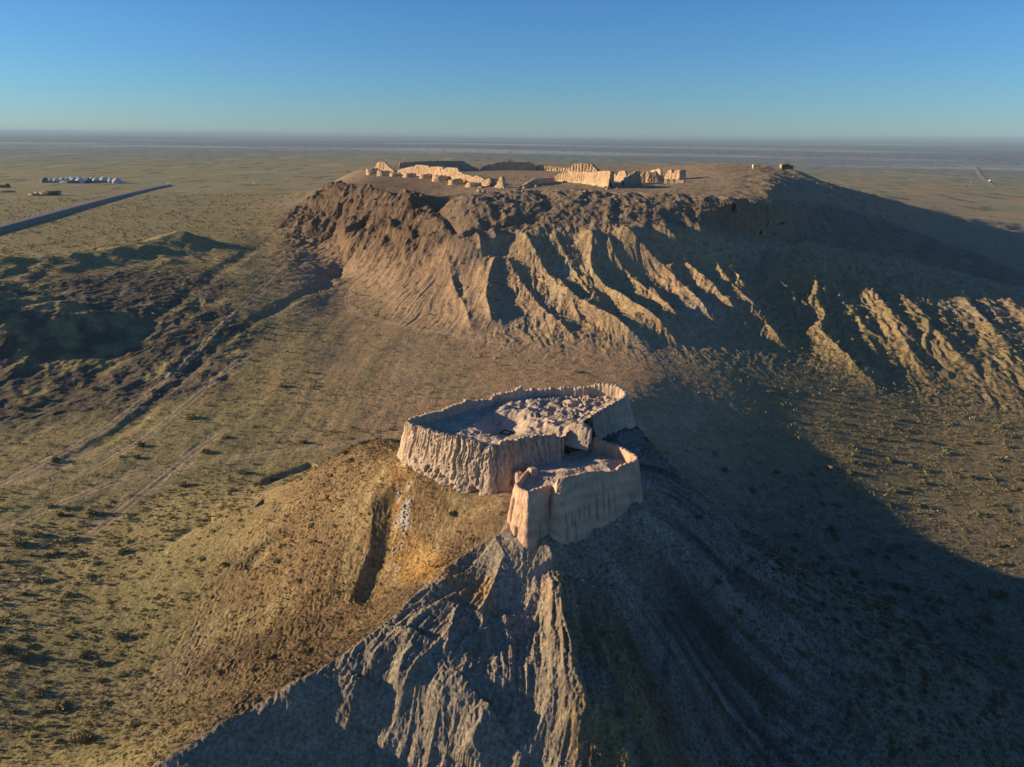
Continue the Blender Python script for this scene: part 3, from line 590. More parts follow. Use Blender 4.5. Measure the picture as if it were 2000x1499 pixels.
fpart('wall_block', wall_geo(wb_, 20.0, 1.0, 16.6, side=1, ds=.1, batter=1.9, ibatter=.5, flute=.12, fsp=1.4, cave=.1, rag=.2, rows=26, seed=4), M_CLAY, 'tall sunlit wall block between the two courts')
c = at_z(1013, 915, 18.6); fpart('wall_stub', rock_geo((c[0], c[1]-.4, 16.4), (1.3, 1.7, 3.8), 3, 18, 4, .16, .5, .15), M_CLAY, 'broken wall stub below the upper wall')
c = at_z(1041, 922, 18.8); fpart('wall_stub', rock_geo((c[0], c[1], 18.6), (1.15, 1.0, 1.5), 5, 16, 8, .11, .4, .1), M_CLAY, 'square wall stub left of the lower court')
c = at_z(1153, 822, 21.0); fpart('wall_stub', rock_geo((c[0], c[1], 19.6), (1.1, 1.1, 4.2), 8, 12, 4, .18, .3, .15), M_CLAY)
# fire ring of black stones on the upper floor
c = at_z(990, 845, 19.3); cz = float(hU(np.array([[c[0]]]), np.array([[c[1]]]), np.array([[9.0]]))[0, 0])
c = at_z(990, 845, cz+.1); gs = []
for k in range(26):
    a = k/26*2*math.pi; x = .95*math.cos(a)*1.0+.12*math.sin(3*a); y = .75*math.sin(a)
    zz = float(hU(np.array([[c[0]+x]]), np.array([[c[1]+y]]), np.array([[9.0]]))[0, 0])
    gs.append(rock_geo((x, y, zz-cz+.05), (.26, .22, .22), k, 4, 3, .2, a))
v, f = join(*gs); o = mesh_np('stone_ring', v, f, M_DARKSTONE); o.location = (c[0], c[1], cz); tag(o, 'oval ring of blackened stones on the floor of the upper court', 'stone ring')
# ------------------------------------------------------------------ the far fortress on the mesa: every standing wall run is a thing
def px_wall(name, label, pts, zg=38.3, cat='wall', group=None, mat=None, **kw):
    p = np.array(pts, float); xy = at_z(p[:, 0], p[:, 1], zg); r = np.hypot(xy[:, 0], xy[:, 1]); zt = z_at_r(p[:, 0], p[:, 2], r)
    for _ in range(4):                       # settle the foot of the wall on the real plateau
        zs = np.mean([gz(xy[:, 0]+dx, xy[:, 1]+dy) for dx in (-5, 0, 5) for dy in (-6, 0, 6)], axis=0)
        q_ = np.arange(len(zs)); zl = np.polyval(np.polyfit(q_, zs, 1), q_); zg = .5*np.asarray(zg)+.5*zl; xy = at_z(p[:, 0], p[:, 1], zg)
    r = np.hypot(xy[:, 0], xy[:, 1]); zt = z_at_r(p[:, 0], p[:, 2], r)
    g = gz(xy[:, 0], xy[:, 1])-1.0
    a = dict(ds=.3, batter=.9, ibatter=.5, flute=.25, fsp=2.2, rag=.45, cave=.4, rows=22, irows=8, lump=.35); a.update(kw)
    zi = a.pop('zi', None); v, f = wall_geo(np.column_stack([xy, zt]), g, a.pop('thick', 1.6), g if zi is None else zi, **a)
    c = np.array([xy[:, 0].mean(), xy[:, 1].mean(), float(g.mean())+1])
    o = mesh_np(name, v, f, mat or M_FAR, loc=c); return tag(o, label, cat, group)
FARG = 'ruined walls of the far fortress'
px_wall('ruined_wall', 'long sunlit fluted mud wall descending along the left edge of the mesa top', [(774,339,336),(780,339.8,331),(786,340.5,330),(795,341.5,328),(804,342.3,326),(810,343,326),(812,343.2,323),(820,344,322.7),(836,346,324.8),(838,346.4,330),(841,346.8,326.5),(850,348,326),(864,350,327),(866,350.3,333),(870,351,328),(880,352.6,328),(892,354.5,329),(894,355,335),(905,357,341),(915,358.5,343),(924,360,346.5),(930,361,343.5),(938,362,346.5),(946,363,353),(952,363.6,348.5),(957,364,349.5)], group=FARG, niche=.5, fsp=1.9, seed=11, thick=2.0)
px_wall('ruined_wall', 'short peaked sunlit wall at the far left end of the mesa top', [(730,335.5,332),(736,336,320),(741,336.5,317),(751,337,317),(755,337.4,322),(762,338,329),(768,338.6,334)], group=FARG, niche=.5, fsp=2.2, seed=12)
px_wall('ruined_wall', 'long dark shaded wall behind the sunlit fluted wall', [(778,337.5,330),(782,337.2,318),(795,336.6,317),(812,336,316),(832,335.4,315),(860,334.6,314.4),(902,333.4,314.3),(905,333.3,319),(914,333.1,320),(922,332.8,325),(936,332.4,330)], group=FARG, seed=13, side=1, thick=2.2)
px_wall('ruined_wall', 'jagged dark wall at the back middle of the mesa top', [(938,333.2,329.5),(950,333.2,322),(960,333.2,319.5),(966,333.2,318),(985,333.2,316),(994,333.2,314.2),(999,333.2,314),(1003,333.2,318),(1015,333.2,317),(1034,333.2,317),(1040,333.2,319),(1047,333.2,325)], group=FARG, seed=14, rag=.9, thick=3)
px_wall('ruined_wall', 'low pinkish crumbling wall leading up to a niched wall crest at the back right', [(1044,333,326),(1052,333.2,322.8),(1066,333.8,325),(1080,334.4,326),(1097,335.2,328),(1109,335.8,328.3),(1114,336,325.5),(1119,336.2,321.5),(1123,336.3,319.3),(1126,336.4,321.2),(1130,336.6,319.4),(1143,337,320),(1155,337.4,322),(1159,337.6,327),(1166,338,334)], group=FARG, seed=15, niche=.6, fsp=2.4, lump=.6, thick=3)
px_wall('ruined_wall', 'tall sunlit fluted wall on the right of the mesa top', [(1081,353.5,346),(1087,354,342),(1094,354.6,339.5),(1101,355.2,337),(1105,355.6,338.5),(1109,356,336),(1122,357.3,335.8),(1140,359.2,336),(1152,361,337.5),(1166,363.4,335.5),(1178,365.6,334.6),(1188,367.6,334.8),(1190,368,338)], group=FARG, niche=.55, fsp=1.9, seed=16, thick=2.2)
px_wall('earth_bank', 'low curved earth bank in front of the tall right wall', [(1022,367,364),(1030,365,359.5),(1040,362.5,353),(1048,360.5,349.5),(1062,358,348.5),(1082,355,347)], cat='bank', seed=17, batter=2.2, ibatter=2.2, lump=.6, flute=.05)
px_wall('ruined_wall', 'narrow sunlit wall tooth right of the tall fluted wall', [(1200,353.5,348),(1206,354,339),(1209,354.4,334),(1219,355.2,334),(1221.5,355.6,345)], group=FARG, seed=18)
px_wall('ruined_wall', 'low rubble wall joining the tall fluted wall and the wall tooth', [(1187,350,339),(1193,350.4,338),(1203,351,341)], group=FARG, seed=19, lump=.6)
px_wall('ruined_wall', 'dark stepped wall right of the wall tooth', [(1218,361.5,349),(1228,360.6,344),(1237,360,338.5),(1240.5,359.8,335.5),(1248,359.4,334.3),(1249.5,359.2,341),(1253,359,348)], group=FARG, seed=20)
px_wall('ruined_wall', 'small pale wall stump between two dark walls', [(1246,352.5,346),(1249,352.6,341),(1251.5,352.8,343),(1252.5,353,350)], group=FARG, seed=21, batter=.5)
px_wall('ruined_wall', 'dark wall with three rounded merlons on the right of the mesa top', [(1251,357.4,343),(1256,357.2,335.5),(1261,357,336.5),(1265,357,335),(1270,356.8,336.5),(1274,356.6,337.5),(1279,356.4,333),(1283,356.2,337),(1290,356,345),(1299,355.6,350)], group=FARG, seed=22, flute=.4)
px_wall('ruined_wall', 'sunlit crest rising behind the dark merlons', [(1265,345.5,338),(1272,346,332.5),(1279,346.4,332),(1284,346.8,329.8),(1287,347,331.5),(1287.6,347.2,341)], group=FARG, seed=23)
px_wall('ruined_tower', 'split corner tower with a dark gap at the far right of the mesa top', [(1296,352,347),(1300,352,339),(1304,352,333),(1308.5,352,331.5),(1309.5,352,337),(1315,352,338),(1316,352,333),(1322,352,332.6),(1324.6,352,333),(1325.5,352,349)], cat='tower', seed=24, thick=4, flute=.4)
px_wall('ruined_wall', 'long low shaded base wall below the split corner tower', [(1297,358.5,351),(1310,358,350),(1325,357.6,351),(1337,357.2,353)], group=FARG, seed=25, batter=1.6)
px_wall('rock_pinnacle', 'lone sunlit clay pinnacle in the gap between the fortress walls', [(967,366.5,363),(971,367,357),(974,367.2,351),(977,367.4,345),(980,367.6,346.5),(981.5,367.8,356),(984,368,364)], cat='pinnacle', seed=26, batter=1.4, thick=1.5, lump=.5)
BN = ['farthest', 'second', 'third', 'fourth', 'fifth', 'sixth', 'seventh', 'nearest']
for k, (a, b, yt, yb) in enumerate([(716,740,331.5,341),(737.5,761,335.5,344.5),(762,783,339.5,345.5),(788,814,340,347),(820,842,342,349),(845,873,345,354.5),(876,904,352.5,360.5),(910,940,358.5,366)]):
    c = cast([(a+b)/2], [yb-1.0])[0][:2]; r = math.hypot(*c); w = (b-a)*math.hypot(r, 24)/F; hh_ = (yb-yt)*math.hypot(r, 24)/F*1.05; g = float(gz(c[0], c[1]))
    n_ = 40; th_ = np.linspace(0, 2*np.pi, n_, endpoint=False); prof = [(1.12, -1.2), (1.06, .15*hh_), (.98, .55*hh_), (.93, .9*hh_), (.82, hh_), (.55, .86*hh_), (.0, .75*hh_)]
    pr = np.array(prof); tt = np.linspace(0, len(pr)-1, 18); rr_ = np.interp(tt, np.arange(len(pr)), pr[:, 0])[:, None]*w/2; zz_ = np.interp(tt, np.arange(len(pr)), pr[:, 1])[:, None]+0*th_
    rr_ = rr_*(1+.22*fbm(np.cos(th_)[None]*1.3+k*5+zz_*.2, np.sin(th_)[None]*1.3+zz_*.25, 3, 501))
    zz_ = zz_+.9*fbm(np.cos(th_)[None]*2+k*7+0*zz_, np.sin(th_)[None]*2+0*zz_, 3, 503)*sst(.2, .8, tt/len(pr))[:, None]*hh_*.6
    v = np.stack([rr_*np.cos(th_), rr_*np.sin(th_), zz_], -1).reshape(-1, 3); I = np.arange(18*n_).reshape(18, n_); J = np.roll(I, -1, 1)
    q = np.stack([I[:-1], J[:-1], J[1:], I[1:]], -1).reshape(-1, 4)
    o = mesh_np('bastion', v, tri(q), M_FAR); o.location = (c[0], c[1], g-.1)
    tag(o, 'low eroded round bastion, %s of the row, outside the sunlit mesa wall' % BN[k], 'bastion', 'round bastions along the mesa wall')
# ------------------------------------------------------------------ loose stones
STN = [rock_geo((0, 0, 0), (1, .85, .75), k, 6, 2.8, .3) for k in range(5)]
def stone(x, y, s, k, mat, label, cat, group, name='boulder'):
    v, f = STN[k % 5]; z = float(gz(x, y))
    key = (k % 5, mat.name)
    if key not in STM:
        o = mesh_np(name, v, f, mat); STM[key] = o.data
    else:
        o = bpy.data.objects.new(name, STM[key]); link(o)
    o.location = (x, y, z+.12*s); o.scale = (s, s*random.uniform(.7, 1.1), s*random.uniform(.6, 1)); o.rotation_euler = (random.uniform(-.3, .3), random.uniform(-.3, .3), random.uniform(0, 6.3))
    return tag(o, label, cat, group)
STM = {}
for k in range(60):
    t = random.random()**1.2; px = np.interp(t, [0, .25, .5, .75, 1], [783, 788, 786, 779, 772])+random.gauss(0, 6); py = np.interp(t, [0, 1], [955, 1095])+random.gauss(0, 4)
    w = cast([px], [py])[0]; stone(w[0], w[1], random.choice([.18, .25, .25, .35, .5]), k, M_STONE, 'pale stone scattered in the dark gully below the left end of the near fortress', 'stone', 'pale stones in the gully')
M_RUST = clay_mat('brown_rock', (.13, .095, .065), (.30, .22, .15), sx=.8)
for k in range(40):
    px = random.uniform(700, 1420); py = np.interp(px, [700, 835, 960, 1100, 1250, 1420], [400, 415, 395, 392, 394, 408])+random.uniform(-8, 22)
    w = cast([px], [py])[0]; stone(w[0], w[1], random.uniform(.7, 2.0), k, M_RUST, 'brown boulder on the rocky cliff band below the far fortress', 'boulder', 'boulders on the mesa cliff')
for k in range(26):
    px, py = random.choice([(random.uniform(935, 995), random.uniform(366, 376)), (random.uniform(1172, 1205), random.uniform(364, 372)), (random.uniform(1020, 1062), random.uniform(362, 368))])
    w = cast([px], [py])[0]; stone(w[0], w[1], random.uniform(.8, 2.2), k, M_FAR, 'fallen clay block at the foot of the far fortress walls', 'block', 'fallen blocks below the far walls')
for k in range(40):
    px = random.uniform(1500, 1665); py = 352+(px-1500)*.16+random.gauss(0, 7)
    w = cast([px], [py])[0]; stone(w[0], w[1], random.uniform(.6, 1.5), k, M_RUST, 'low sunlit rock outcrop on the plateau right of the far fortress', 'rock', 'rock outcrops on the right plateau')
# ------------------------------------------------------------------ simple solids for the small far things
def box(cx, cy, cz, sx, sy, sz, rz=0.0, bev=.0):
    v = np.array([(x, y, z) for x in (-.5, .5) for y in (-.5, .5) for z in (0, 1)], float)*np.array([sx, sy, sz])
    co, si = math.cos(rz), math.sin(rz); v = np.stack([v[:, 0]*co-v[:, 1]*si+cx, v[:, 0]*si+v[:, 1]*co+cy, v[:, 2]+cz], -1)
    return v, tri(np.array([(0, 1, 3, 2), (4, 6, 7, 5), (0, 4, 5, 1), (2, 3, 7, 6), (1, 5, 7, 3), (0, 2, 6, 4)]))
def lathe(prof, n=24, c=(0, 0, 0)):
    th_ = np.linspace(0, 2*np.pi, n, endpoint=False); p = np.array(prof, float)
    v = np.stack([p[:, 0:1]*np.cos(th_)+c[0], p[:, 0:1]*np.sin(th_)+c[1], p[:, 1:2]+0*th_+c[2]], -1).reshape(-1, 3)
    I = np.arange(len(p)*n).reshape(len(p), n); J = np.roll(I, -1, 1)
    return v, tri(np.stack([I[:-1], J[:-1], J[1:], I[1:]], -1).reshape(-1, 4))
def plain(name, c, rough=.8):
    mt, nt, b = nodes(name, rough); nz = noise(nt, 1.5, 5, .6); L = nt.links.new
    mx = N(nt, 'ShaderNodeMix', data_type='RGBA'); L(nz.outputs[0], mx.inputs[0]); mx.inputs[6].default_value = (*[q*.8 for q in c], 1); mx.inputs[7].default_value = (*[min(1, q*1.15) for q in c], 1); L(mx.outputs[2], b.inputs['Base Color']); return mt
M_WHITE = plain('white_felt', (.56, .57, .56)); M_CREAM = plain('cream_felt', (.40, .36, .27)); M_GREY = plain('grey_felt', (.16, .16, .17)); M_WOOD = plain('dark_wood', (.06, .045, .03)); M_METAL = plain('grey_metal', (.35, .36, .37), .5)
M_MUD = plain('mud_plaster', (.36, .26, .16)); M_ROOF = plain('reed_roof', (.17, .13, .08)); M_ASPH = plain('asphalt', (.20, .19, .17)); M_TRACK = plain('pale_gravel', (.27, .235, .155)); M_BANK = plain('gravel_bank', (.26, .215, .15)); M_PAINT = plain('white_paint', (.8, .8, .8), .4); M_GLASS = plain('dark_glass', (.03, .035, .04), .15); M_TYRE = plain('black_rubber', (.02, .02, .02))
yurt_src = {}
def yurt(px, py, wpx, kind, label):
    w = cast([px], [py])[0]; r = math.hypot(w[0], w[1]); s = wpx*r/F/6.0
    t = thing('yurt', w, label, 'yurt', 'felt yurts of the tent camp', rz=random.uniform(-.4, .4)); t.scale = (s, s, s)
    if kind not in yurt_src:
        mw, mr = {'w': (M_CREAM, M_WHITE), 'W': (M_WHITE, M_WHITE), 'g': (M_GREY, M_GREY)}[kind]
        rp = [(3.12, 1.62), (3.1, 1.75), (2.6, 2.3), (1.9, 2.85), (1.1, 3.3), (.62, 3.45), (.6, 3.6), (.3, 3.72), (0, 3.76)]
        ps = [mesh_np('wall', *lathe([(2.95, -.3), (3.0, .1), (3.05, .9), (3.0, 1.7)], 28), mw, t), mesh_np('roof', *lathe(rp, 28), mr, t)]
        d = mesh_np('door', *box(0, -3.02, .1, .9, .14, 1.4), M_WOOD, t); ps.append(d); yurt_src[kind] = ps
    else:
        for p in yurt_src[kind]: q = p.copy(); link(q, t)
YU = [(88.5,357,13,'g','dark grey yurt, leftmost of the camp'), (100,357,11,'w','white roofed yurt right beside the dark leftmost yurt'), (110.5,357,11,'w','second white roofed yurt from the left end of the camp'), (123.5,356.5,12,'w','white roofed yurt just left of the long dark shed'), (132,354,9,'w','small white roof showing behind the left end of the dark shed'), (141,352.5,10,'w','back row white yurt behind the middle of the dark shed'), (145,355,11,'w','white yurt directly behind the dark shed'), (154,352.5,10,'w','back row yurt behind the right end of the dark shed'), (157.5,358,14,'W','large bright white yurt at the right end of the dark shed'), (163,356,10,'W','white yurt tucked behind the large bright one'), (167,353,8,'w','small back row yurt in the middle of the camp'), (174,357,12,'g','dark grey yurt in the middle of the camp'), (180,353,9,'w','back row white yurt behind the dark middle yurt'), (188.5,357,13,'w','cream walled yurt right of the dark middle yurt'), (204,357,15,'w','wide cream walled yurt with a broad white roof'), (215,352.5,7,'w','small back row yurt near the right end of the camp'), (217,357.5,11,'W','white yurt next to the rightmost yurt'), (229.5,358,14,'W','bright white yurt, rightmost of the camp')]
for a in YU: yurt(*a)
def solid(name, geo, mat, c, label, cat, group=None, rz=0):
    o = mesh_np(name, *geo, mat); o.location = c; o.rotation_euler = (0, 0, rz); return tag(o, label, cat, group)
w = cast([136], [358.5])[0]; r = math.hypot(w[0], w[1]); k_ = r/F
sh = thing('camp_shed', w, 'long dark low shed in front of the white yurts', 'shed', rz=0); mesh_np('wall', *box(0, 0, -.4, 29*k_, 2.2, 2.6), M_GREY, sh); mesh_np('roof', *box(0, 0, 2.21, 29.6*k_, 2.8, .2), M_WOOD, sh)
w = cast([243], [358.3])[0]; cr = thing('parked_car', w, 'small white car parked right of the yurt camp', 'car', rz=.15)
def car_geo():
    pr = [(-2.1, .35), (-2.15, .8), (-1.6, .92), (-1.0, 1.42), (.6, 1.45), (1.25, .95), (2.05, .85), (2.15, .4)]
    p = np.array(pr); n_ = len(p); v = np.vstack([np.column_stack([p[:, 0], np.full(n_, s*.85), p[:, 1]]) for s in (-1, 1)]); f = []
    for i in range(n_): j = (i+1) % n_; f += [(i, j, n_+j), (i, n_+j, n_+i)]
    for i in range(1, n_-1): f += [(0, i+1, i), (n_, n_+i, n_+i+1)]
    return v, np.array(f)
mesh_np('body', *car_geo(), M_PAINT, cr, smooth=False); mesh_np('window', *box(-.2, 0, .98, 1.7, 1.73, .36), M_GLASS, cr, smooth=False)
for sx in (-1.3, 1.3):
    for sy in (-.8, .8):
        v, f = lathe([(0, -.1), (.33, -.1), (.33, .1), (0, .1)], 14); v = v[:, [0, 2, 1]]+np.array([sx, sy, .33]); mesh_np('wheel', v, f[:, ::-1], M_TYRE, cr)
# mud sheds on the left plain
w = cast([95], [382])[0]; k_ = math.hypot(w[0], w[1])/F
t = thing('mud_shed', w, 'long low mud shed with an open yard wall on the left plain below the yurts', 'shed', rz=.12)
mesh_np('wall', *box(3*k_, 0, -.5, 29*k_, 4.5, 3.3), M_MUD, t, smooth=False); mesh_np('roof', *box(3.5*k_, -.2, 2.81, 30.5*k_, 5.6, .35), M_ROOF, t, smooth=False)
yv = join(box(-20*k_, -2.5, -.4, 14*k_, .5, 2.0), box(-27*k_, .2, -.4, .5, 5, 2.3), box(-17*k_, 1.8, -.4, 11*k_, .5, 2.8)); mesh_np('yard_wall', *yv, M_MUD, t, smooth=False)
mesh_np('front_shade', *box(5*k_, -2.32, .1, 24*k_, .12, 2.2), M_WOOD, t, smooth=False)  # dark sheet over the front wall, standing in for its shade
w = cast([5], [367])[0]; t = thing('mud_ruin', w, 'dark low mud ruin at the left edge beside the yurt plain', 'ruin'); v, f = join(rock_geo((0, 0, .8), (9, 4, 3), 4, 10, 4, .25), rock_geo((4, 1, 1.2), (3, 3, 4), 6, 8, 4, .25)); mesh_np('wall', v, f, M_ROOF, t)
w = cast([14], [376])[0]; solid('earth_mound', rock_geo((0, 0, .2), (12, 5, 2.2), 9, 10, 2.4, .3), M_ROOF, w, 'dark earth mound left of the long mud shed', 'mound')
# right plateau: hut, frame, posts
w = cast([1523.5], [329.3])[0]; k_ = math.hypot(w[0], w[1])/F
t = thing('stone_hut', w, 'small flat roofed hut with a dark open front on the right plateau crest', 'hut', rz=-.1)
mesh_np('wall', *join(box(1.6*k_, 0, -.4, 3.2*k_, 3.6, 3.0), box(9*k_, 1.7, -.4, 12*k_, .3, 2.7)), M_FAR, t, smooth=False)
mesh_np('roof', *box(7.6*k_, 0, 2.61, 16*k_, 4.2, .28), M_ROOF, t, smooth=False)
for q in (7, 11, 14.6): mesh_np('post', *box(q*k_, -1.7, -.3, .22, .22, 2.9), M_WOOD, t, smooth=False)
mesh_np('opening_shade', *box(9.2*k_, -1.2, -.2, 11*k_, .12, 2.5), M_WOOD, t, smooth=False)  # dark sheet behind the posts, standing in for shade inside the opening
mesh_np('annex', *box(19.5*k_, .2, -.4, 5*k_, 2.8, 2.3), M_ROOF, t, smooth=False)
w = cast([1479.5], [330])[0]; k_ = math.hypot(w[0], w[1])/F; t = thing('shade_frame', w, 'open timber frame beside the white post on the right plateau', 'frame')
for sx in (-3.4, 0, 3.4):
    for sy in (-1, 1): mesh_np('post', *box(sx*k_, sy, -.3, .16, .16, 2.3), M_WOOD, t, smooth=False)
mesh_np('top_rail', *join(box(0, -1, 2.0, 7.2*k_, .14, .14), box(0, 1, 2.0, 7.2*k_, .14, .14), box(3.4*k_, 0, .3, .12, 1.9, 1.6)), M_WOOD, t, smooth=False)
w = cast([1470.4], [329.8])[0]; solid('marker_post', join(box(0, 0, -.3, .75, .75, 2.6), box(0, 0, 2.3, .95, .95, .18)), M_PAINT, w, 'white square post left of the timber frame on the right plateau', 'post')
w = cast([496], [361])[0]; solid('marker_post', join(box(0, 0, -.3, .7, .7, 2.4), box(0, 0, 2.1, .9, .9, .2)), M_PAINT, w, 'lone white post on the scrub plain left of the far fortress', 'post')
w = cast([1895], [362.5])[0]; k_ = math.hypot(w[0], w[1])/F; t = thing('utility_pole', w, 'thin pale utility pole beside the far right road', 'pole'); mesh_np('pole', *lathe([(.22, -.5), (.14, 11*k_), (0, 11*k_+.05)], 8), M_METAL, t); mesh_np('crossarm', *box(0, 0, 10*k_, 2.2, .16, .16), M_METAL, t)
w = cast([1888.5], [365.5])[0]; solid('water_tank', join(box(0, 0, -.2, 1.4, 1.2, 1.5), box(0, 0, 1.3, .6, .6, .2)), M_DARKSTONE, w, 'small black tank beside the far right pole', 'tank')
w = cast([1934.5], [355])[0]; t = thing('parked_truck', w, 'tiny white truck on the far right track', 'truck'); mesh_np('body', *join(box(-.8, 0, .6, 4, 2, 1.9), box(2.1, 0, .6, 1.5, 2, 1.4)), M_PAINT, t, smooth=False)
for sx in (-2, 1.9):
    v, f = lathe([(0, -1), (.5, -1), (.5, 1), (0, 1)], 12); mesh_np('wheel', v[:, [0, 2, 1]]+np.array([sx, 0, .45]), f[:, ::-1], M_TYRE, t)
# roads on banks
def bank(name, px, h0, h1, top, slope, name2, mt=None):
    g = gpoly(px, Z); L = np.linspace(0, 1, len(g)); t = np.stack([np.gradient(g[:, 0]), np.gradient(g[:, 1])], -1); t /= np.linalg.norm(t, axis=1, keepdims=True); nr = np.stack([t[:, 1], -t[:, 0]], -1)
    hh_ = np.interp(L, [0, 1], [h0, h1]); zc = gsmooth(gz(g[:, 0], g[:, 1]), 12)+hh_
    offs = [-(top/2+1)-slope*1, -(top/2+.8)-.55*slope, -(top/2+.5), -top/2, top/2, top/2+.5, top/2+.8+.55*slope, top/2+1+slope]
    zz = [-1.0, .45, 1, 1, 1, 1, .45, -1.0]; cols_ = []
    for k, (of, z_) in enumerate(zip(offs, zz)):
        e = g+nr*(of+(.5*fbm(L*len(g)*.11, L*0+k, 2, 601) if k in (0, 1, 6, 7) else 0))[:, None] if k in (0, 1, 6, 7) else g+nr*of
        cols_.append(np.column_stack([e, zc-hh_+hh_*z_ if z_ > 0 else zc-hh_-1.0]))
    V = np.stack(cols_, 1); m_ = V.shape[1]; I = np.arange(len(g)*m_).reshape(len(g), m_); q = np.stack([I[:-1, :-1], I[:-1, 1:], I[1:, 1:], I[1:, :-1]], -1).reshape(-1, 4)
    o = mesh_np(name2, V.reshape(-1, 3), tri(q)[:, ::-1] if False else tri(q), M_BANK); o['kind'] = 'structure'
    q2 = V[:, 3:5].copy(); q2[..., 2] += .05; I = np.arange(len(g)*2).reshape(-1, 2); o = mesh_np(name, q2.reshape(-1, 3), tri(np.stack([I[:-1, 0], I[:-1, 1], I[1:, 1], I[1:, 0]], -1)), mt or M_ASPH); o['kind'] = 'structure'
    return V
VB = bank('road', [(-120,486),(-50,465),(0,450),(60,433),(120,416),(180,399),(240,383),(295,370),(330,362.5)], 2.0, 1.1, 4.4, 3, 'road_bank')
for k in range(2, len(VB), 6):
    e = VB[k, 2]*.4+VB[k, 3]*.6
    d_ = e-np.array([0, 0, CAMZ]); px_ = CX+F*np.dot(d_, AX)/np.dot(d_, FW)
    if -40 < px_ < 135: solid('road_post', join(box(0, 0, -.2, .3, .3, 1.5), box(0, 0, 1.3, .34, .34, .12)), M_METAL, e, 'grey guard post on the far shoulder of the raised road at the left edge', 'post', 'guard posts along the raised road')
w = VB[-4, 4]; solid('marker_post', join(box(0, 0, -.2, .6, .6, 2.2), box(0, 0, 2.0, .8, .8, .15)), M_PAINT, w, 'white post at the far end of the raised road', 'post')
bank('gravel_road', [(1950,368),(1935,360),(1922,350),(1913,340),(1908,330),(1906,323)], .12, .45, 4, 3, 'gravel_road_bank', M_TRACK)
# ------------------------------------------------------------------ shrubs
def shrub_mat():
    mt, nt, b = nodes('dry_leaves', .9); at = N(nt, 'ShaderNodeVertexColor', layer_name='Col'); oi = N(nt, 'ShaderNodeObjectInfo')
    r = ramp(nt, oi.outputs['Random'], .75, 1.25, 0, 1); vm = N(nt, 'ShaderNodeVectorMath', operation='SCALE'); nt.links.new(at.outputs[0], vm.inputs[0]); nt.links.new(r, vm.inputs['Scale']); nt.links.new(vm.outputs[0], b.inputs['Base Color']); return mt
M_LEAF = shrub_mat()
def tufts(P, S, T, seed, pal, ls=.5):
    """P (m,3) bases, S (m,) radii, T leaf triangles each"""
    g = np.random.default_rng(seed); m_ = len(P)
    u = g.normal(size=(m_, T, 3)); u /= np.linalg.norm(u, axis=-1, keepdims=True); u[..., 2] = np.abs(u[..., 2])
    rad = g.random((m_, T, 1))**.45; c = u*rad*np.array([1, 1, .95])*S[:, None, None]; c[..., 2] += .05*S[:, None]
    out = u+np.array([0, 0, .5]); out = out+g.normal(size=(m_, T, 3))*.55; out /= np.linalg.norm(out, axis=-1, keepdims=True)
    sdv = np.cross(out, g.normal(size=(m_, T, 3))); sdv /= np.linalg.norm(sdv, axis=-1, keepdims=True)+1e-9
    l = (ls*(.6+.8*g.random((m_, T, 1))))*S[:, None, None]; wd = l*.42
    v = np.stack([c-sdv*wd, c+sdv*wd, c+out*l], 2)+P[:, None, None, :]
    ci = g.integers(0, len(pal), m_); base = np.asarray(pal)[ci]*(.75+.5*g.random((m_, 1)))
    cc = np.broadcast_to(base[:, None, None, :], (m_, T, 3, 3))*(.8+.4*g.random((m_, T, 1, 1)))
    return v.reshape(-1, 3), np.arange(m_*T*3).reshape(-1, 3), cc.reshape(-1, 3)
g = np.random.default_rng(99)
NCAND = 420000
a_ = g.uniform(R(-49), R(49), NCAND); r_ = np.exp(g.uniform(np.log(48), np.log(620), NCAND)); sx_, sy_ = np.sin(a_)*r_, np.cos(a_)*r_
rho_ = np.hypot(sx_-HCX, (sy_-HCY)/.9); hl = sst(48, 36, rho_)
s_cl, s_ta, s_tp, s_dk, s_clay = (sample(q, sx_, sy_) for q in (cliff, talus, top, dk, clay)); s_tr = sample(TRK.reshape(NC, NR), sx_, sy_)
cl_ = fbm(sx_*.03, sy_*.03, 3, 701)+.6*fbm(sx_*.1, sy_*.1, 2, 704)
westm = sst(R(-4), R(-22), a_); eastm = sst(R(17), R(26), a_)*sst(330, 260, r_)
dn = (.25+.26*westm+.55*eastm)*sst(-.45, .35, cl_+.25*westm+.5*eastm)
dn = dn*(1-.93*s_cl)*(1-.75*s_ta*sst(0, .4, R(12)-a_))*(1-.7*s_tp)*(1-.6*s_dk)*(1-.97*np.clip(s_tr*1.5, 0, 1))
left_h = hl*sst(.15, -.25, np.arctan2(sx_-HCX, 1e-3+np.abs(HCY+18-sy_)))
dn = np.maximum(dn, hl*.16)*(1-.9*np.clip(s_clay, 0, 1))
infort = inside(polyU[0]+(polyU-polyU[0]), sx_, sy_) | inside(polyL, sx_, sy_)
for pp in (polyU, polyL):
    e = dens(np.vstack([pp, pp[:1]]), .6); near = rho_ < 34; ii = np.nonzero(near)[0]; dmin = np.full(len(ii), 9e9)
    for q in e: dmin = np.minimum(dmin, np.hypot(sx_[ii]-q[0], sy_[ii]-q[1]))
    infort[ii] |= dmin < 1.6
dn[infort] = 0
kp = g.random(NCAND) < dn*.55*np.where(r_ > 250, 1.0, .8)
sx_, sy_, r_, a_, hl, eastm, left_h = (q[kp] for q in (sx_, sy_, r_, a_, hl, eastm, left_h))
sz = gz(sx_, sy_); S_ = .165*np.exp(g.normal(0, .45, len(sx_)))*(1+.15*eastm)*(1+sst(120, 400, r_)*1.1); S_ *= .55+.45*sst(60, 140, r_); big = g.random(len(sx_)) < .05; S_[big] *= g.uniform(1.4, 2.5, big.sum()); S_ = np.minimum(S_, .9)
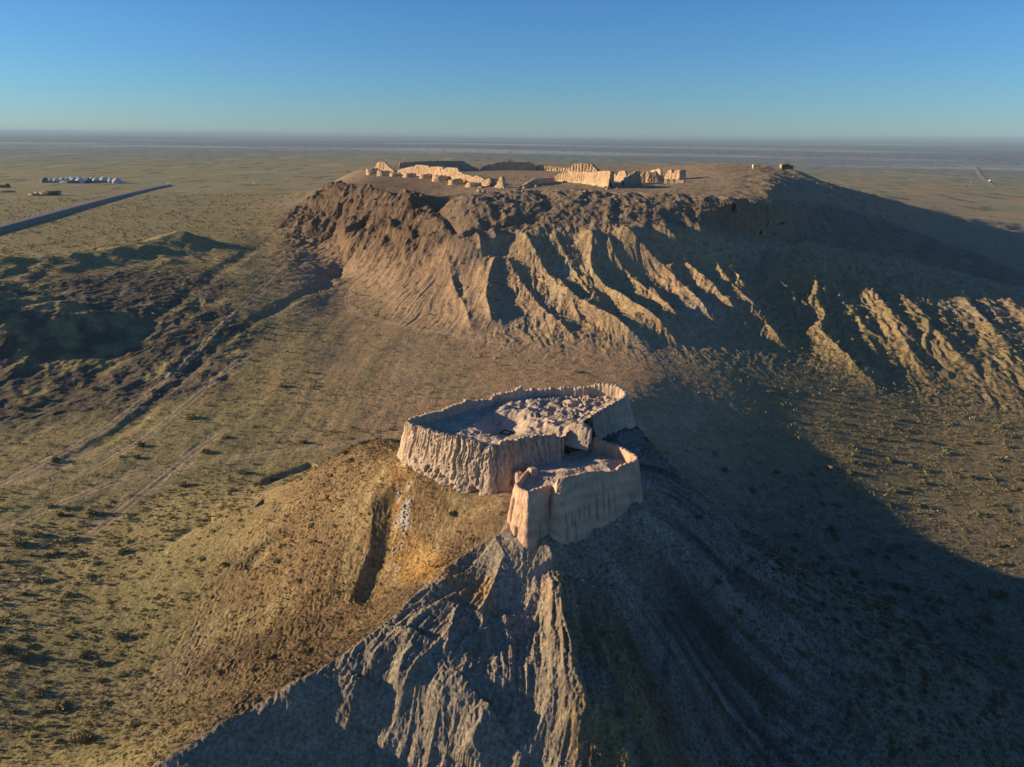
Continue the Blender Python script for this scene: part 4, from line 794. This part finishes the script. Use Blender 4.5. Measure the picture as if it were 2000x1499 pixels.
EX = np.array([(372,817,1.1),(268,895,.7),(1850,860,.6),(1890,1150,.9),(1955,1165,1.0),(1905,1235,.8),(1940,1240,.9),(1960,1285,.9),(1150,495,.4),(640,615,.6),(545,640,.5),(180,1005,.8),(70,1048,.9),(40,1065,1.0)])
we = cast(EX[:, 0], EX[:, 1]); sx_ = np.concatenate([sx_, we[:, 0]]); sy_ = np.concatenate([sy_, we[:, 1]]); sz = np.concatenate([sz, we[:, 2]]); S_ = np.concatenate([S_, EX[:, 2]]); r_ = np.concatenate([r_, np.hypot(we[:, 0], we[:, 1])]); a_ = np.concatenate([a_, np.arctan2(we[:, 0], we[:, 1])]); hl = np.concatenate([hl, np.zeros(len(we))]); eastm = np.concatenate([eastm, np.zeros(len(we))]); left_h = np.concatenate([left_h, np.zeros(len(we))])
d_ = np.stack([sx_, sy_, sz-CAMZ], -1); dep = d_@FW; ppx = CX+F*(d_@AX)/dep; ppy = CY-F*(d_@AY)/dep
inf = (ppx > 8) & (ppx < 1992) & (ppy > 250) & (ppy < 1490)
app = np.where(inf, S_/dep, 0); order = np.argsort(-app); first = order[:300]; rest = order[300:]
PAL = [(.20, .17, .08), (.22, .19, .09), (.16, .14, .07), (.25, .21, .10)]; PALG = [(.17, .16, .075), (.215, .20, .10), (.14, .13, .065)]
SRC = []
for k in range(8):
    v, f, cc = tufts(np.zeros((1, 3)), np.ones(1), 130, 800+k, PAL if k < 5 else PALG, .38); SRC.append((v, f, cc))
SM = [None]*8
def zone_of(i):
    if hl[i] > .5 and ppx[i] < 880 and left_h[i] > .4: return 'dry brown shrub on the sunlit left slope of the near hill', 'shrubs on the left slope of the near hill'
    if ppy[i] > 1050 and ppx[i] > 860 and ppx[i] < 1500: return 'pale shrub on the shaded front slope below the near fortress', 'shrubs on the shaded front slope'
    if ppx[i] > 1250 and ppy[i] > 800 and ppy[i] > 880: return 'shrub in the deep shade on the plain right of the near hill', 'shrubs in the shade right of the near hill'
    if ppx[i] > 1500: return 'green shrub on the sunlit plain at the right below the gullied slope', 'shrubs on the right plain'
    if ppx[i] < 760 and ppy[i] > 900: return 'low scrub bush with a long shadow on the lower left plain', 'shrubs on the lower left plain'
    if ppx[i] < 760: return 'low scrub bush on the sandy plain left of the two forts', 'shrubs on the left plain'
    return 'small desert shrub on the sandy saddle between the two forts', 'shrubs on the saddle'
for i in first:
    dark_side = ppx[i] > 860 and ppy[i] > 700; k = int(g.integers(5, 8)) if dark_side or ppx[i] > 1500 else int(g.integers(0, 5))
    if SM[k] is None: o = mesh_np('desert_shrub', SRC[k][0], SRC[k][1], M_LEAF, cols=SRC[k][2], smooth=False); SM[k] = o.data
    else: o = bpy.data.objects.new('desert_shrub', SM[k]); link(o)
    s = float(S_[i]); o.location = (sx_[i], sy_[i], sz[i]-.04); o.scale = (s*1.15, s*1.15, s*float(g.uniform(.8, 1.15))); o.rotation_euler = (0, 0, float(g.uniform(0, 6.28)))
    lb, gp = zone_of(i); tag(o, lb, 'shrub', gp)
P_ = np.stack([sx_, sy_, sz-.03], -1)
nr_ = rest[r_[rest] < 150]; fr_ = rest[r_[rest] >= 150]; gm = (ppx > 1150)
parts = []
for sel, T in ((nr_, 22), (fr_, 11)):
    for mm, pal in ((~gm[sel], PAL), (gm[sel], PALG)):
        if mm.any(): parts.append(tufts(P_[sel][mm], S_[sel][mm]*1.1, T, 900+len(parts), pal, .62))
v = np.vstack([p[0] for p in parts]); f = np.arange(len(v)).reshape(-1, 3); cc = np.vstack([p[2] for p in parts])
o = mesh_np('desert_scrub', v, f, M_LEAF, cols=cc, smooth=False); tag(o, 'countless small scrub tufts dotted over the desert ground', 'scrub', kind='stuff')
# stubble on the citadel hill
NG = 46000; ag = g.uniform(0, 2*np.pi, NG); rg = 46*np.sqrt(g.random(NG)); gx_, gy_ = HCX+rg*np.cos(ag), HCY+.9*rg*np.sin(ag)
okg = ~(inside(polyU, gx_, gy_) | inside(polyL, gx_, gy_)); okg &= (sample(clay, gx_, gy_) < .5) & (rg > 14) & (fbm(gx_*.08, gy_*.08, 3, 710) > -.28) & (gy_ < 128) & (g.random(NG) < sst(46, 30, rg)+.15)
gx_, gy_ = gx_[okg], gy_[okg]; PG = np.stack([gx_, gy_, gz(gx_, gy_)-.02], -1)
vG, fG, cG = tufts(PG, .10*np.exp(g.normal(0, .35, len(PG))), 7, 950, [(.155, .10, .048), (.19, .13, .06), (.12, .08, .04), (.22, .17, .08)], .8)
o = mesh_np('dry_grass', vG, fG, M_LEAF, cols=cG, smooth=False); tag(o, 'short brown dry grass stubble covering the near hill', 'grass', kind='stuff')
# loose gravel and small stones on the slopes
NS = 60000; a2 = g.uniform(R(-38), R(38), NS); r2 = np.exp(g.uniform(np.log(50), np.log(340), NS)); x2, y2 = np.sin(a2)*r2, np.cos(a2)*r2
h2 = sst(52, 30, np.hypot(x2-HCX, (y2-HCY)/.9)); c2 = sample(cliff, x2, y2)+sample(lf, x2, y2)+.25*sample(talus, x2, y2); d2_ = sample(dk, x2, y2); w2_ = np.maximum(.6*d2_, np.maximum(np.maximum(h2*.8, c2*.8), .10))*sst(-.4, .4, fbm(x2*.12, y2*.12, 3, 720)+.2)
k2 = (g.random(NS) < w2_*.6) & ~(inside(polyU, x2, y2) | inside(polyL, x2, y2)); x2, y2, r2 = x2[k2], y2[k2], r2[k2]; n2_ = len(x2)
oc = np.array([(1,0,0),(-1,0,0),(0,1,0),(0,-1,0),(0,0,1),(0,0,-1)], float); of = np.array([(0,2,4),(2,1,4),(1,3,4),(3,0,4),(2,0,5),(1,2,5),(3,1,5),(0,3,5)])
s2 = .055*np.exp(g.normal(0, .5, n2_))*(1+sst(130, 320, r2)*3); vS = (oc[None]*(.6+.7*g.random((n2_, 6, 1))))*s2[:, None, None]*np.array([1, 1, .7])+np.stack([x2, y2, gz(x2, y2)+.3*s2], -1)[:, None, :]
fS = (of[None]+(np.arange(n2_)*6)[:, None, None]).reshape(-1, 3); cS = np.repeat(np.array([(.20, .16, .12), (.30, .25, .19), (.13, .10, .08), (.38, .33, .26)])[g.integers(0, 4, n2_)], 6, axis=0)
o = mesh_np('gravel', vS.reshape(-1, 3), fS, M_LEAF, cols=cS, smooth=False); tag(o, 'loose stones and gravel strewn over the slopes', 'gravel', kind='stuff')
print('SHRUBS', len(rest), len(PG), 'tris', len(f), len(fG))
# ------------------------------------------------------------------ air
hz_m = bpy.data.materials.new('haze'); hz_m.use_nodes = True; nt = hz_m.node_tree; nt.nodes.clear()
pv = nt.nodes.new('ShaderNodeVolumePrincipled'); pv.inputs['Density'].default_value = 9e-5; pv.inputs['Color'].default_value = (.36, .54, .70, 1); pv.inputs['Anisotropy'].default_value = 0.0
om = nt.nodes.new('ShaderNodeOutputMaterial'); nt.links.new(pv.outputs[0], om.inputs['Volume'])
v, f = box(0, 0, -20, 262000, 262000, 100); o = mesh_np('haze', v, f, hz_m, smooth=False); o['kind'] = 'stuff'
